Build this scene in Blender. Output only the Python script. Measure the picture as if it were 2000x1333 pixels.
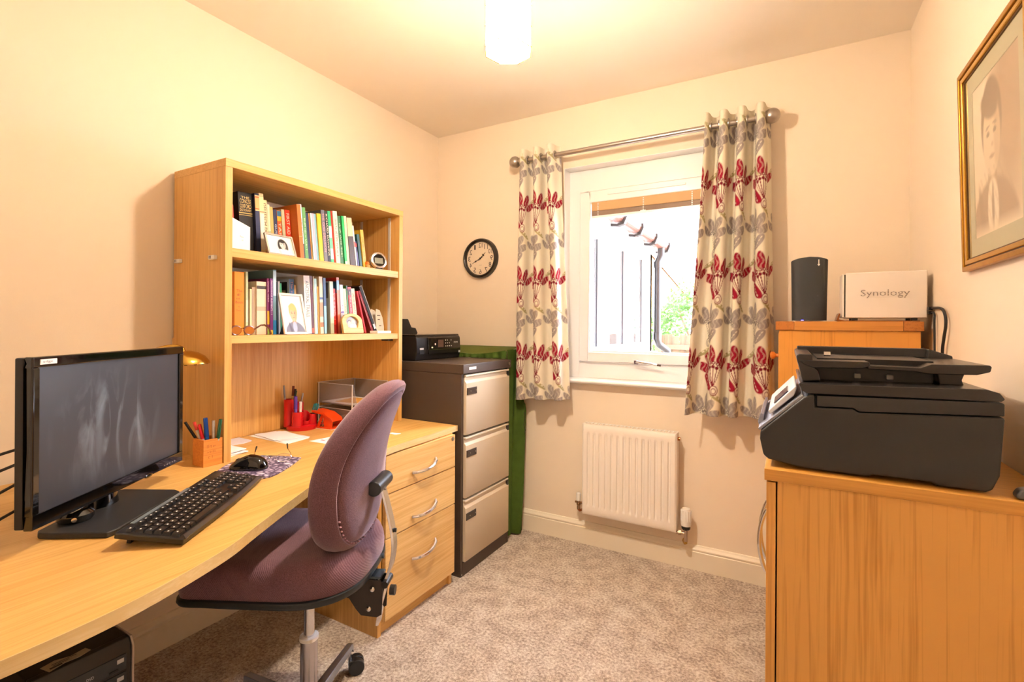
import bpy, math, random
import numpy as np
from mathutils import Matrix, Vector
from math import sin, cos, pi, radians

random.seed(7)
scene = bpy.context.scene
for o in list(bpy.data.objects):
    bpy.data.objects.remove(o, do_unlink=True)

# ------------------------------------------------------------------ camera
cam_data = bpy.data.cameras.new('camera')
cam = bpy.data.objects.new('camera', cam_data)
scene.collection.objects.link(cam)
_yaw, _roll = radians(29.378), radians(0.38)
_f = Vector((-sin(_yaw), cos(_yaw), 0)); _r = Vector((cos(_yaw), sin(_yaw), 0)); _u = Vector((0, 0, 1))
_r2 = _r*cos(_roll) + _u*sin(_roll); _u2 = _u*cos(_roll) - _r*sin(_roll)
cam.matrix_world = Matrix(((_r2.x, _u2.x, -_f.x, 1.979), (_r2.y, _u2.y, -_f.y, -2.522), (_r2.z, _u2.z, -_f.z, 1.1835), (0, 0, 0, 1)))
cam_data.sensor_width = 36.0
cam_data.lens = 952.75/2000*36
cam_data.shift_y = -(666.5-636.6)/2000
cam_data.clip_start = 0.02
scene.camera = cam

# ------------------------------------------------------------------ light
SKY, SUN, BULB, EXPO = 5.0, 1.0, 420.0, 2.5
world = bpy.data.worlds.new('world'); scene.world = world
world.use_nodes = True
bg = world.node_tree.nodes['Background']
bg.inputs['Color'].default_value = (0.79, 0.84, 1.0, 1)
bg.inputs['Strength'].default_value = SKY
sun_data = bpy.data.lights.new('sun', 'SUN'); sun_data.energy = SUN; sun_data.angle = radians(0.6); sun_data.color = (1, .96, .88)
sun = bpy.data.objects.new('sun', sun_data); scene.collection.objects.link(sun)
sun.rotation_euler = (radians(38), radians(28), 0)
scene.view_settings.view_transform = 'Standard'
scene.view_settings.look = 'None'
scene.view_settings.gamma = 1.0
scene.view_settings.use_curve_mapping = False
scene.view_settings.exposure = EXPO

# ------------------------------------------------------------------ helpers
COL = scene.collection
INV = {}
def lin(c):
    return tuple((x/12.92 if x <= .04045 else ((x+.055)/1.055)**2.4) for x in c)
def hexc(h):
    h = h.lstrip('#'); return lin(tuple(int(h[i:i+2], 16)/255 for i in (0, 2, 4)))
MATS = {}
def bsdf(m):
    return m.node_tree.nodes['Principled BSDF']
def mat(name, col, rough=.5, metal=0., spec=.5, trans=0., emit=0., alpha=1., bump=0., bscale=200., coat=0., var=0., vscale=30.):
    if name in MATS: return MATS[name]
    m = bpy.data.materials.new(name); m.use_nodes = True; b = bsdf(m)
    c = hexc(col) if isinstance(col, str) else col
    b.inputs['Base Color'].default_value = (*c, 1)
    b.inputs['Roughness'].default_value = rough; b.inputs['Metallic'].default_value = metal
    b.inputs['Specular IOR Level'].default_value = spec
    b.inputs['Transmission Weight'].default_value = trans
    b.inputs['Coat Weight'].default_value = coat
    b.inputs['Alpha'].default_value = alpha
    if emit:
        b.inputs['Emission Color'].default_value = (*c, 1); b.inputs['Emission Strength'].default_value = emit
    nt = m.node_tree
    if bump or var:
        tc = nt.nodes.new('ShaderNodeTexCoord')
    if bump:
        n = nt.nodes.new('ShaderNodeTexNoise'); n.inputs['Scale'].default_value = bscale; n.inputs['Detail'].default_value = 4
        bp = nt.nodes.new('ShaderNodeBump'); bp.inputs['Strength'].default_value = bump; bp.inputs['Distance'].default_value = .002
        nt.links.new(tc.outputs['Object'], n.inputs['Vector']); nt.links.new(n.outputs['Fac'], bp.inputs['Height']); nt.links.new(bp.outputs['Normal'], b.inputs['Normal'])
    if var:
        n2 = nt.nodes.new('ShaderNodeTexNoise'); n2.inputs['Scale'].default_value = vscale; n2.inputs['Detail'].default_value = 5
        mx = nt.nodes.new('ShaderNodeMix'); mx.data_type = 'RGBA'
        mx.inputs[6].default_value = (*[x*(1-var) for x in c], 1); mx.inputs[7].default_value = (*[min(1, x*(1+var)) for x in c], 1)
        nt.links.new(tc.outputs['Object'], n2.inputs['Vector']); nt.links.new(n2.outputs['Fac'], mx.inputs[0]); nt.links.new(mx.outputs[2], b.inputs['Base Color'])
    MATS[name] = m
    return m
def ramp(nt, stops):
    r = nt.nodes.new('ShaderNodeValToRGB')
    while len(r.color_ramp.elements) < len(stops): r.color_ramp.elements.new(.5)
    for e, (p, c) in zip(r.color_ramp.elements, stops):
        e.position = p; e.color = (*(hexc(c) if isinstance(c, str) else c), 1)
    return r
def wood(name, light, dark, grain='z', rough=.42, scale=1., streak=.5, coat=0.):
    """oak veneer: long streaks and pores running along the grain axis"""
    if name in MATS: return MATS[name]
    m = bpy.data.materials.new(name); m.use_nodes = True; nt = m.node_tree; b = bsdf(m)
    tc = nt.nodes.new('ShaderNodeTexCoord')
    def noise(sc, long, det, dist):
        mp = nt.nodes.new('ShaderNodeMapping')
        s = [sc*scale]*3; s['xyz'.index(grain)] = long*scale
        mp.inputs['Scale'].default_value = s
        n = nt.nodes.new('ShaderNodeTexNoise'); n.inputs['Scale'].default_value = 1; n.inputs['Detail'].default_value = det; n.inputs['Distortion'].default_value = dist
        nt.links.new(tc.outputs['Object'], mp.inputs['Vector']); nt.links.new(mp.outputs['Vector'], n.inputs['Vector'])
        return n
    n1 = noise(75, 1.6, 6, 1.1); n2 = noise(240, 7, 2, 0); n3 = noise(7, .8, 2, .5)
    a = nt.nodes.new('ShaderNodeMath'); a.operation = 'MULTIPLY_ADD'; a.inputs[1].default_value = streak
    nt.links.new(n1.outputs['Fac'], a.inputs[0])
    b2 = nt.nodes.new('ShaderNodeMath'); b2.operation = 'MULTIPLY_ADD'; b2.inputs[1].default_value = .28
    nt.links.new(n2.outputs['Fac'], b2.inputs[0])
    c2 = nt.nodes.new('ShaderNodeMath'); c2.operation = 'MULTIPLY'; c2.inputs[1].default_value = .30
    nt.links.new(n3.outputs['Fac'], c2.inputs[0]); nt.links.new(c2.outputs[0], b2.inputs[2]); nt.links.new(b2.outputs[0], a.inputs[2])
    r = ramp(nt, [(.40, dark), (.61, light)])
    nt.links.new(a.outputs[0], r.inputs['Fac']); nt.links.new(r.outputs['Color'], b.inputs['Base Color'])
    bp = nt.nodes.new('ShaderNodeBump'); bp.inputs['Strength'].default_value = .06; bp.inputs['Distance'].default_value = .001
    nt.links.new(n2.outputs['Fac'], bp.inputs['Height']); nt.links.new(bp.outputs['Normal'], b.inputs['Normal'])
    b.inputs['Roughness'].default_value = rough; b.inputs['Coat Weight'].default_value = coat
    MATS[name] = m
    return m
def attr_mat(name, rough=.6, spec=.3, bump=0., bscale=600., trans=0.):
    if name in MATS: return MATS[name]
    m = bpy.data.materials.new(name); m.use_nodes = True; nt = m.node_tree; b = bsdf(m)
    a = nt.nodes.new('ShaderNodeVertexColor'); a.layer_name = 'print'
    nt.links.new(a.outputs['Color'], b.inputs['Base Color'])
    b.inputs['Roughness'].default_value = rough; b.inputs['Specular IOR Level'].default_value = spec
    if bump:
        tc = nt.nodes.new('ShaderNodeTexCoord'); n = nt.nodes.new('ShaderNodeTexNoise'); n.inputs['Scale'].default_value = bscale
        bp = nt.nodes.new('ShaderNodeBump'); bp.inputs['Strength'].default_value = bump; bp.inputs['Distance'].default_value = .001
        nt.links.new(tc.outputs['Object'], n.inputs['Vector']); nt.links.new(n.outputs['Fac'], bp.inputs['Height']); nt.links.new(bp.outputs['Normal'], b.inputs['Normal'])
    if trans:
        t = nt.nodes.new('ShaderNodeBsdfTranslucent'); mx = nt.nodes.new('ShaderNodeMixShader'); mx.inputs[0].default_value = trans
        out = nt.nodes['Material Output']
        nt.links.new(a.outputs['Color'], t.inputs['Color']); nt.links.new(b.outputs[0], mx.inputs[1]); nt.links.new(t.outputs[0], mx.inputs[2]); nt.links.new(mx.outputs[0], out.inputs['Surface'])
    MATS[name] = m
    return m

class MB:
    def __init__(s): s.v = []; s.f = []; s.smooth = False
    def add(s, vs, fs):
        k = len(s.v); s.v += [tuple(map(float, p)) for p in vs]; s.f += [tuple(i+k for i in f) for f in fs]; return s
    def box(s, x0, x1, y0, y1, z0, z1):
        return s.add([(x, y, z) for x in (x0, x1) for y in (y0, y1) for z in (z0, z1)],
                     [(0, 1, 3, 2), (4, 6, 7, 5), (0, 4, 5, 1), (2, 3, 7, 6), (0, 2, 6, 4), (1, 5, 7, 3)])
    def obox(s, c, size, R=None):
        hx, hy, hz = [d/2 for d in size]; R = R or Matrix.Identity(3); c = Vector(c)
        vs = [c + R @ Vector((x, y, z)) for x in (-hx, hx) for y in (-hy, hy) for z in (-hz, hz)]
        return s.add(vs, [(0, 1, 3, 2), (4, 6, 7, 5), (0, 4, 5, 1), (2, 3, 7, 6), (0, 2, 6, 4), (1, 5, 7, 3)])
    def prism(s, poly, a0, a1, axis='z'):
        n = len(poly)
        def P(p, a):
            return (p[0], p[1], a) if axis == 'z' else ((p[0], a, p[1]) if axis == 'y' else (a, p[0], p[1]))
        vs = [P(p, a0) for p in poly] + [P(p, a1) for p in poly]
        fs = [tuple(range(n-1, -1, -1)), tuple(range(n, 2*n))] + [(i, (i+1) % n, n+(i+1) % n, n+i) for i in range(n)]
        return s.add(vs, fs)
    def cyl(s, p0, p1, r0, r1=None, n=20, caps=True):
        r1 = r0 if r1 is None else r1
        p0, p1 = Vector(p0), Vector(p1); d = (p1-p0).normalized()
        a = d.orthogonal().normalized(); b = d.cross(a)
        vs = [p0 + (a*cos(2*pi*i/n)+b*sin(2*pi*i/n))*r0 for i in range(n)] + [p1 + (a*cos(2*pi*i/n)+b*sin(2*pi*i/n))*r1 for i in range(n)]
        fs = [(i, (i+1) % n, n+(i+1) % n, n+i) for i in range(n)]
        if caps: fs += [tuple(range(n-1, -1, -1)), tuple(range(n, 2*n))]
        s.smooth = True
        return s.add(vs, fs)
    def tube(s, pts, r, n=10, caps=True, closed=False, flat=None):
        pts = [Vector(p) for p in pts]; m = len(pts)
        rs = r if isinstance(r, (list, tuple)) else [r]*m
        rings = []; prev = None
        for i, p in enumerate(pts):
            if closed: t = (pts[(i+1) % m]-pts[i-1]).normalized()
            else: t = (pts[min(i+1, m-1)]-pts[max(i-1, 0)]).normalized()
            a = t.orthogonal().normalized() if prev is None else (prev - t*prev.dot(t)).normalized()
            prev = a; b = t.cross(a)
            rings.append([p + a*cos(2*pi*k/n)*rs[i] + b*sin(2*pi*k/n)*rs[i] for k in range(n)])
        vs = [q for R in rings for q in R]; fs = []
        for i in range(m if closed else m-1):
            j = (i+1) % m
            fs += [(i*n+k, i*n+(k+1) % n, j*n+(k+1) % n, j*n+k) for k in range(n)]
        if caps and not closed: fs += [tuple(range(n-1, -1, -1)), tuple(range((m-1)*n, m*n))]
        s.smooth = True
        return s.add(vs, fs)
    def lathe(s, prof, n=32, c=(0, 0, 0), M=None):
        M = M or Matrix.Identity(3); c = Vector(c); vs = []; m = len(prof)
        for r, z in prof:
            vs += [c + M @ Vector((r*cos(2*pi*k/n), r*sin(2*pi*k/n), z)) for k in range(n)]
        fs = [(i*n+k, i*n+(k+1) % n, (i+1)*n+(k+1) % n, (i+1)*n+k) for i in range(m-1) for k in range(n)]
        ring_ = tuple(prof[0]) == tuple(prof[-1])
        if prof[0][0] > 1e-6 and not ring_: fs.append(tuple(range(n-1, -1, -1)))
        if prof[-1][0] > 1e-6 and not ring_: fs.append(tuple(range((m-1)*n, m*n)))
        s.smooth = True
        return s.add(vs, fs)
    def sphere(s, c, r, nu=20, nv=12, sc=(1, 1, 1), R=None):
        R = R or Matrix.Identity(3); c = Vector(c); vs = []
        for j in range(nv+1):
            ph = -pi/2+pi*j/nv
            vs += [c + R @ Vector((r*sc[0]*cos(ph)*cos(2*pi*i/nu), r*sc[1]*cos(ph)*sin(2*pi*i/nu), r*sc[2]*sin(ph))) for i in range(nu)]
        fs = [(j*nu+i, j*nu+(i+1) % nu, (j+1)*nu+(i+1) % nu, (j+1)*nu+i) for j in range(nv) for i in range(nu)]
        s.smooth = True
        return s.add(vs, fs)
    def grid(s, fn, nu, nv, cu=False):
        mu = nu if cu else nu+1
        vs = [fn(i/nu, j/nv) for j in range(nv+1) for i in range(mu)]
        fs = [(j*mu+i, j*mu+(i+1) % mu, (j+1)*mu+(i+1) % mu, (j+1)*mu+i) for j in range(nv) for i in range(nu)]
        s.smooth = True
        return s.add(vs, fs)
    def mesh(s, name, inv=None):
        me = bpy.data.meshes.new(name)
        vs = s.v if inv is None else [inv @ Vector(p) for p in s.v]
        me.from_pydata([tuple(p) for p in vs], [], s.f); me.update()
        return me
def finish(ob, smooth, bevel, seg, fix=True):
    me = ob.data
    if fix:
        import bmesh
        bm = bmesh.new(); bm.from_mesh(me); bmesh.ops.remove_doubles(bm, verts=bm.verts, dist=1e-6); bmesh.ops.recalc_face_normals(bm, faces=bm.faces); bm.to_mesh(me); bm.free()
    if smooth or bevel:
        me.polygons.foreach_set('use_smooth', [True]*len(me.polygons)); me.set_sharp_from_angle(angle=radians(38))
    if bevel:
        md = ob.modifiers.new('bevel', 'BEVEL'); md.width = bevel; md.segments = seg; md.limit_method = 'ANGLE'; md.angle_limit = radians(40); md.harden_normals = True
def link(ob, parent):
    COL.objects.link(ob)
    if parent is not None:
        ob.parent = parent; INV[ob.name] = INV[parent.name]
def part(name, mb, m, parent, bevel=0, seg=2, smooth=None, label=None, kind=None, fix=True):
    """one mesh under a thing (or under one of its parts); mb is in world coordinates"""
    inv = INV[parent.name]
    ob = bpy.data.objects.new(name, mb.mesh(name, inv)); ob.data.materials.append(m)
    link(ob, parent); finish(ob, mb.smooth if smooth is None else smooth, bevel, seg, fix)
    if label: ob['label'] = label
    if kind: ob['kind'] = kind
    return ob
def lpart(name, mb, m, parent, **k):
    """the same with coordinates local to the thing"""
    sv = INV[parent.name]; INV[parent.name] = None
    try: ob = part(name, mb, m, parent, **k)
    finally: INV[parent.name] = sv
    INV[ob.name] = sv
    return ob
def tag(o, label, cat, group=None, kind=None):
    o['label'] = label
    if cat: o['category'] = cat
    if group: o['group'] = group
    if kind: o['kind'] = kind
    return o
def thing(name, label, cat, loc, rot=(0, 0, 0), group=None, scale=None):
    o = bpy.data.objects.new(name, None); o.empty_display_size = .05
    o.location = loc; o.rotation_euler = rot; COL.objects.link(o)
    M = Matrix.Translation(loc) @ __import__('mathutils').Euler(rot).to_matrix().to_4x4()
    INV[o.name] = M.inverted()
    return tag(o, label, cat, group)
def solo(name, mb, m, label, cat, loc, bevel=0, seg=2, group=None, kind=None, smooth=None):
    """a thing that is one mesh; mb in world coordinates"""
    M = Matrix.Translation(loc); inv = M.inverted()
    ob = bpy.data.objects.new(name, mb.mesh(name, inv)); ob.data.materials.append(m); ob.location = loc
    COL.objects.link(ob); INV[ob.name] = inv
    finish(ob, mb.smooth if smooth is None else smooth, bevel, seg)
    return tag(ob, label, cat, group, kind)
def struct(name, mb, m, bevel=0, label=None, smooth=None):
    ob = bpy.data.objects.new(name, mb.mesh(name)); ob.data.materials.append(m); COL.objects.link(ob); INV[ob.name] = Matrix.Identity(4)
    finish(ob, mb.smooth if smooth is None else smooth, bevel, 2); ob['kind'] = 'structure'
    if label: ob['label'] = label
    return ob
def text(name, s, m, parent, w, h, M, depth=.0004, mirror=False, label=None):
    """flat lettering fitted into w x h, placed by matrix M (root-local): x reading direction, y up, z out"""
    cu = bpy.data.curves.new(name, 'FONT'); cu.body = s; cu.align_x = 'CENTER'; cu.align_y = 'CENTER'; cu.resolution_u = 2
    to = bpy.data.objects.new(name, cu); me = bpy.data.meshes.new_from_object(to)
    bpy.data.objects.remove(to); bpy.data.curves.remove(cu)
    n = len(me.vertices); co = np.zeros(n*3); me.vertices.foreach_get('co', co); co = co.reshape(-1, 3)
    if n == 0: return None
    lo, hi = co.min(0), co.max(0); d = np.maximum(hi-lo, 1e-6)
    co = (co-(lo+hi)/2); co[:, 0] *= w/d[0]; co[:, 1] *= h/d[1]; co[:, 2] = depth
    if mirror: co[:, 0] *= -1
    R = np.array(M.to_3x3()); co = co @ R.T + np.array(M.translation)
    me.vertices.foreach_set('co', co.ravel()); me.update(); me.name = name
    ob = bpy.data.objects.new(name, me); me.materials.clear(); me.materials.append(m); link(ob, parent)
    if label: ob['label'] = label
    return ob
def marks(name, m, parent, w, h, M, seed=1, depth=.0004, words=3, label=None):
    """illegible printing: a row of letter-sized strokes in w x h"""
    rg = random.Random(seed); b = MB(); x = -w/2; cw_ = h*.62
    n = max(3, int(w/(cw_*1.25))); gap = max(3, n//words)
    for i in range(n):
        if i % gap == gap-1: x += w/n; continue
        hh = h*rg.choice((.6, .75, 1, 1)); y0 = -h/2; s = cw_*.28
        for (a, c, d, e) in rg.choice((((0, s, 0, 1), (.7*cw_, .7*cw_+s, 0, 1)), ((0, s, 0, 1), (s, cw_*.8, .8, 1), (s, cw_*.8, 0, .2)), ((cw_*.3, cw_*.3+s, 0, 1), (0, cw_*.8, .8, 1)), ((0, s, 0, 1), (s, cw_*.8, .4, .6), (cw_*.7, cw_*.7+s, .5, 1)))):
            b.add([(x+a, y0+d*hh, depth), (x+c, y0+d*hh, depth), (x+c, y0+e*hh, depth), (x+a, y0+e*hh, depth)], [(0, 1, 2, 3)])
        x += w/n
    b.v = [tuple(M @ Vector(p)) for p in b.v]
    return lpart(name, b, m, parent, label=label, fix=False)
def frame(o, x, y, z=None):
    """4x4 from an origin and two axes"""
    x = Vector(x).normalized(); y = Vector(y).normalized(); z = x.cross(y)
    return Matrix(((x.x, y.x, z.x, o[0]), (x.y, y.y, z.y, o[1]), (x.z, y.z, z.z, o[2]), (0, 0, 0, 1)))
def painted(name, P, C, nu, nv, m, parent, kind=None, solid=0):
    """grid nu x nv of points P ((nv+1),(nu+1),3) in root-local space with colours C"""
    me = bpy.data.meshes.new(name); N = (nu+1)*(nv+1)
    idx = np.arange(N).reshape(nv+1, nu+1)
    f = np.stack([idx[:-1, :-1], idx[:-1, 1:], idx[1:, 1:], idx[1:, :-1]], -1).reshape(-1, 4)
    me.vertices.add(N); me.vertices.foreach_set('co', P.reshape(-1).astype(np.float32))
    me.loops.add(len(f)*4); me.loops.foreach_set('vertex_index', f.reshape(-1).astype(np.int32))
    me.polygons.add(len(f)); me.polygons.foreach_set('loop_start', np.arange(0, len(f)*4, 4, dtype=np.int32))
    me.polygons.foreach_set('use_smooth', np.ones(len(f), dtype=bool)); me.update(calc_edges=True)
    ca = me.color_attributes.new('print', 'FLOAT_COLOR', 'POINT')
    rgba = np.concatenate([C.reshape(-1, 3), np.ones((N, 1))], 1); ca.data.foreach_set('color', rgba.reshape(-1).astype(np.float32))
    ob = bpy.data.objects.new(name, me); me.materials.append(m); link(ob, parent)
    if solid:
        md = ob.modifiers.new('solid', 'SOLIDIFY'); md.thickness = solid; md.offset = 0
    return ob
# ------------------------------------------------------------------ shared materials
W, YN, HC = 2.413, -2.75, 2.4
M_wall = mat('magnolia_paint', '#f2e3cf', .75, spec=.25, bump=.12, bscale=350)
M_ceil = mat('ceiling_paint', '#f3e9da', .8, spec=.2, bump=.08, bscale=300)
M_gloss = mat('gloss_trim_paint', '#f1e7d4', .35)
M_upvc = mat('white_upvc', '#f4f4f4', .28)
M_sillp = mat('white_sill', '#f2f0ee', .3)
M_black = mat('black_plastic', '#17171a', .32)
M_blackm = mat('matt_black_plastic', '#1d1d1f', .55)
M_gloss_black = mat('gloss_black', '#08080a', .08, coat=.5)
M_chrome = mat('chrome', '#d9dade', .12, metal=1)
M_steel = mat('brushed_steel', '#b3aca6', .3, metal=1)
M_brass = mat('brass', '#c9a24c', .2, metal=1)
M_copper = mat('copper_pipe', '#b9794c', .25, metal=1)
M_white = mat('white_plastic', '#efece8', .4)
M_paper = mat('paper_white', '#f4f2f4', .8, spec=.2)
M_pages = mat('book_pages', '#e9dcc0', .85, spec=.1)
M_oak_z = wood('oak_veneer_upright', '#dfb066', '#c69147', 'z')
M_oak_y = wood('oak_veneer_lengthwise', '#dfb36b', '#ca984e', 'y')
M_oak_x = wood('oak_veneer_crosswise', '#dcae64', '#c49148', 'x')
M_front = wood('oak_drawer_front', '#e2bd80', '#cd9f5c', 'y', streak=.45)
M_edge = wood('oak_edging', '#e3cf9f', '#d3b67f', 'y', streak=.3)
M_cab = wood('oak_cabinet_side', '#e3aa58', '#bd8336', 'z', streak=.6)
M_cabt = wood('oak_cabinet_top', '#d9a04c', '#c0883a', 'x', streak=.45)
M_chest = wood('solid_oak_chest', '#dc9a44', '#a3651f', 'z', streak=.7, rough=.35)
M_chestt = wood('solid_oak_chest_top', '#cd8c40', '#ad6c28', 'x', streak=.6, rough=.3)
M_chestd = wood('solid_oak_chest_end', '#b97430', '#9a5a20', 'y', streak=.6, rough=.3)

def carpet_mat():
    m = bpy.data.materials.new('twist_pile_carpet'); m.use_nodes = True; nt = m.node_tree; b = bsdf(m)
    tc = nt.nodes.new('ShaderNodeTexCoord')
    v = nt.nodes.new('ShaderNodeTexVoronoi'); v.inputs['Scale'].default_value = 150; v.inputs['Randomness'].default_value = 1
    n0 = nt.nodes.new('ShaderNodeTexNoise'); n0.inputs['Scale'].default_value = 70; n0.inputs['Detail'].default_value = 4
    mxv = nt.nodes.new('ShaderNodeMix'); mxv.data_type = 'RGBA'; mxv.blend_type = 'LINEAR_LIGHT'; mxv.inputs[0].default_value = .03
    nt.links.new(tc.outputs['Object'], mxv.inputs[6]); nt.links.new(n0.outputs['Color'], mxv.inputs[7])
    nt.links.new(tc.outputs['Object'], n0.inputs['Vector']); nt.links.new(mxv.outputs[2], v.inputs['Vector'])
    n1 = nt.nodes.new('ShaderNodeTexNoise'); n1.inputs['Scale'].default_value = 95; n1.inputs['Detail'].default_value = 4; n1.inputs['Roughness'].default_value = .7
    nt.links.new(tc.outputs['Object'], n1.inputs['Vector'])
    n2 = nt.nodes.new('ShaderNodeTexNoise'); n2.inputs['Scale'].default_value = 14; n2.inputs['Detail'].default_value = 3
    nt.links.new(tc.outputs['Object'], n2.inputs['Vector'])
    a = nt.nodes.new('ShaderNodeMath'); a.operation = 'MULTIPLY_ADD'; a.inputs[1].default_value = .75
    c = nt.nodes.new('ShaderNodeMath'); c.operation = 'MULTIPLY'; c.inputs[1].default_value = .28
    nt.links.new(n1.outputs['Fac'], a.inputs[0]); nt.links.new(n2.outputs['Fac'], c.inputs[0]); nt.links.new(c.outputs[0], a.inputs[2])
    r = ramp(nt, [(.40, '#9c8471'), (.51, '#d2beab'), (.62, '#f3e8da')])
    nt.links.new(a.outputs[0], r.inputs['Fac']); nt.links.new(r.outputs['Color'], b.inputs['Base Color'])
    h = nt.nodes.new('ShaderNodeMath'); h.operation = 'SUBTRACT'
    nt.links.new(n1.outputs['Fac'], h.inputs[0]); nt.links.new(v.outputs['Distance'], h.inputs[1])
    bp = nt.nodes.new('ShaderNodeBump'); bp.inputs['Strength'].default_value = .9; bp.inputs['Distance'].default_value = .005
    nt.links.new(h.outputs[0], bp.inputs['Height']); nt.links.new(bp.outputs['Normal'], b.inputs['Normal'])
    b.inputs['Roughness'].default_value = .95; b.inputs['Specular IOR Level'].default_value = .1; b.inputs['Sheen Weight'].default_value = .25
    return m
M_carpet = carpet_mat()

# ------------------------------------------------------------------ room shell
struct('floor', MB().box(-.1, W+.1, YN-.1, .02, -.1, 0), M_carpet, label='beige twist pile carpet')
struct('ceiling', MB().box(-.1, W+.1, YN-.1, .3, HC, HC+.15), M_ceil)
struct('wall_left', MB().box(-.12, 0, YN-.1, .3, 0, HC), M_wall)
struct('wall_right', MB().box(W, W+.12, YN-.1, .3, 0, HC), M_wall)
struct('wall_front', MB().box(0, W, YN-.12, YN, 0, HC), M_wall)
OX0, OX1, OZ0, OZ1 = .89, 1.75, .872, 2.065
struct('wall_back', MB().box(0, OX0, 0, .28, -.1, HC).box(OX1, W, 0, .28, -.1, HC).box(OX0, OX1, 0, .28, -.1, OZ0).box(OX0, OX1, 0, .28, OZ1, HC), M_wall)
struct('wall_outside_unseen', MB().box(-5, OX0, .28, .33, -.2, 5).box(OX1, 7, .28, .33, -.2, 5).box(OX0, OX1, .28, .33, -.2, OZ0).box(OX0, OX1, .28, .33, OZ1, 5), mat('house_brick', '#b58a6c', .9, var=.2, vscale=20))  # unseen outer wall, added tall and wide to block sky light outside
def skirt(prof_axis):
    return [(0, 0), (.016, 0), (.016, .088), (.0135, .0905), (.0135, .094), (.016, .096), (.016, .102), (.009, .112), (.006, .118), (0, .12)]
bb = skirt(0)
struct('baseboard_left', MB().prism([(a, z) for a, z in bb], YN, 0, 'y'), M_gloss)
struct('baseboard_back', MB().prism([(-a, z) for a, z in bb], .016, W-.016, 'x'), M_gloss)
struct('baseboard_right', MB().prism([(W-a, z) for a, z in bb], YN, 0, 'y'), M_gloss)

# ------------------------------------------------------------------ window
win = struct('window_1', MB().box(OX0, .955, .075, .145, .895, OZ1).box(1.69, OX1, .075, .145, .895, OZ1).box(.955, 1.69, .075, .145, 1.94, OZ1).box(.955, 1.69, .075, .145, .895, .985), M_upvc, bevel=.003, label='white plastic window frame')
part('reveal', MB().box(OX0, OX0+.003, 0, .075, OZ0+.02, OZ1).box(OX1-.003, OX1, 0, .075, OZ0+.02, OZ1).box(OX0, OX1, 0, .075, OZ1-.003, OZ1), M_sillp, win)
part('sill_board', MB().prism([(-.045, .876), (-.05, .884), (-.045, .893), (.08, .895), (.08, .873), (-.03, .872)], OX0-.045, OX1+.045, 'x'), M_sillp, win, bevel=.003)
c = MB()
for x0, x1, z0, z1 in ((.958, 1.014, .988, 1.937), (1.631, 1.687, .988, 1.937), (1.014, 1.631, 1.873, 1.937), (1.014, 1.631, .988, 1.04)):
    c.box(x0, x1, .062, .135, z0, z1)
cas = part('casement', c, M_upvc, win, bevel=.005)
part('glazing_bead', MB().box(1.014, 1.022, .072, .1, 1.04, 1.873).box(1.623, 1.631, .072, .1, 1.04, 1.873).box(1.022, 1.623, .072, .1, 1.04, 1.048).box(1.022, 1.623, .072, .1, 1.865, 1.873), M_upvc, cas)
part('gasket', MB().box(1.0205, 1.0235, .084, .088, 1.047, 1.866).box(1.6215, 1.6245, .084, .088, 1.047, 1.866).box(1.022, 1.623, .084, .088, 1.0465, 1.0485), mat('gasket_rubber', '#3a3c42', .6), cas)
def glass_mat(name, tint=(1, 1, 1), gl=.06):
    m = bpy.data.materials.new(name); m.use_nodes = True; nt = m.node_tree
    nt.nodes.remove(bsdf(m)); t = nt.nodes.new('ShaderNodeBsdfTransparent'); t.inputs[0].default_value = (*tint, 1)
    g = nt.nodes.new('ShaderNodeBsdfGlossy'); g.inputs['Roughness'].default_value = .02
    mx = nt.nodes.new('ShaderNodeMixShader')
    lw = nt.nodes.new('ShaderNodeLayerWeight'); lw.inputs[0].default_value = .15
    mm = nt.nodes.new('ShaderNodeMath'); mm.operation = 'MULTIPLY_ADD'; mm.inputs[1].default_value = .5; mm.inputs[2].default_value = gl*.5
    nt.links.new(lw.outputs['Fresnel'], mm.inputs[0]); nt.links.new(mm.outputs[0], mx.inputs[0])
    nt.links.new(t.outputs[0], mx.inputs[1]); nt.links.new(g.outputs[0], mx.inputs[2]); nt.links.new(mx.outputs[0], nt.nodes['Material Output'].inputs['Surface'])
    return m
M_glass = glass_mat('window_glass')
part('pane', MB().box(1.018, 1.627, .094, .098, 1.044, 1.869), M_glass, cas)
part('vent_cover', MB().box(1.12, 1.53, .056, .062, 1.905, 1.916), M_upvc, cas, bevel=.002)
hd = MB().box(1.275, 1.30, .045, .063, .982, 1.005)
hd.tube([(1.288, .05, .995), (1.30, .036, .997), (1.34, .030, .993), (1.405, .030, .986)], [.008, .008, .007, .005], 10)
part('casement_handle', hd, M_chrome, cas, bevel=.002)
part('handle_tip', MB().cyl((1.40, .030, .9865), (1.418, .030, .9845), .0062, n=10), mat('brown_tip', '#5a4138', .4), cas)
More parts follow.
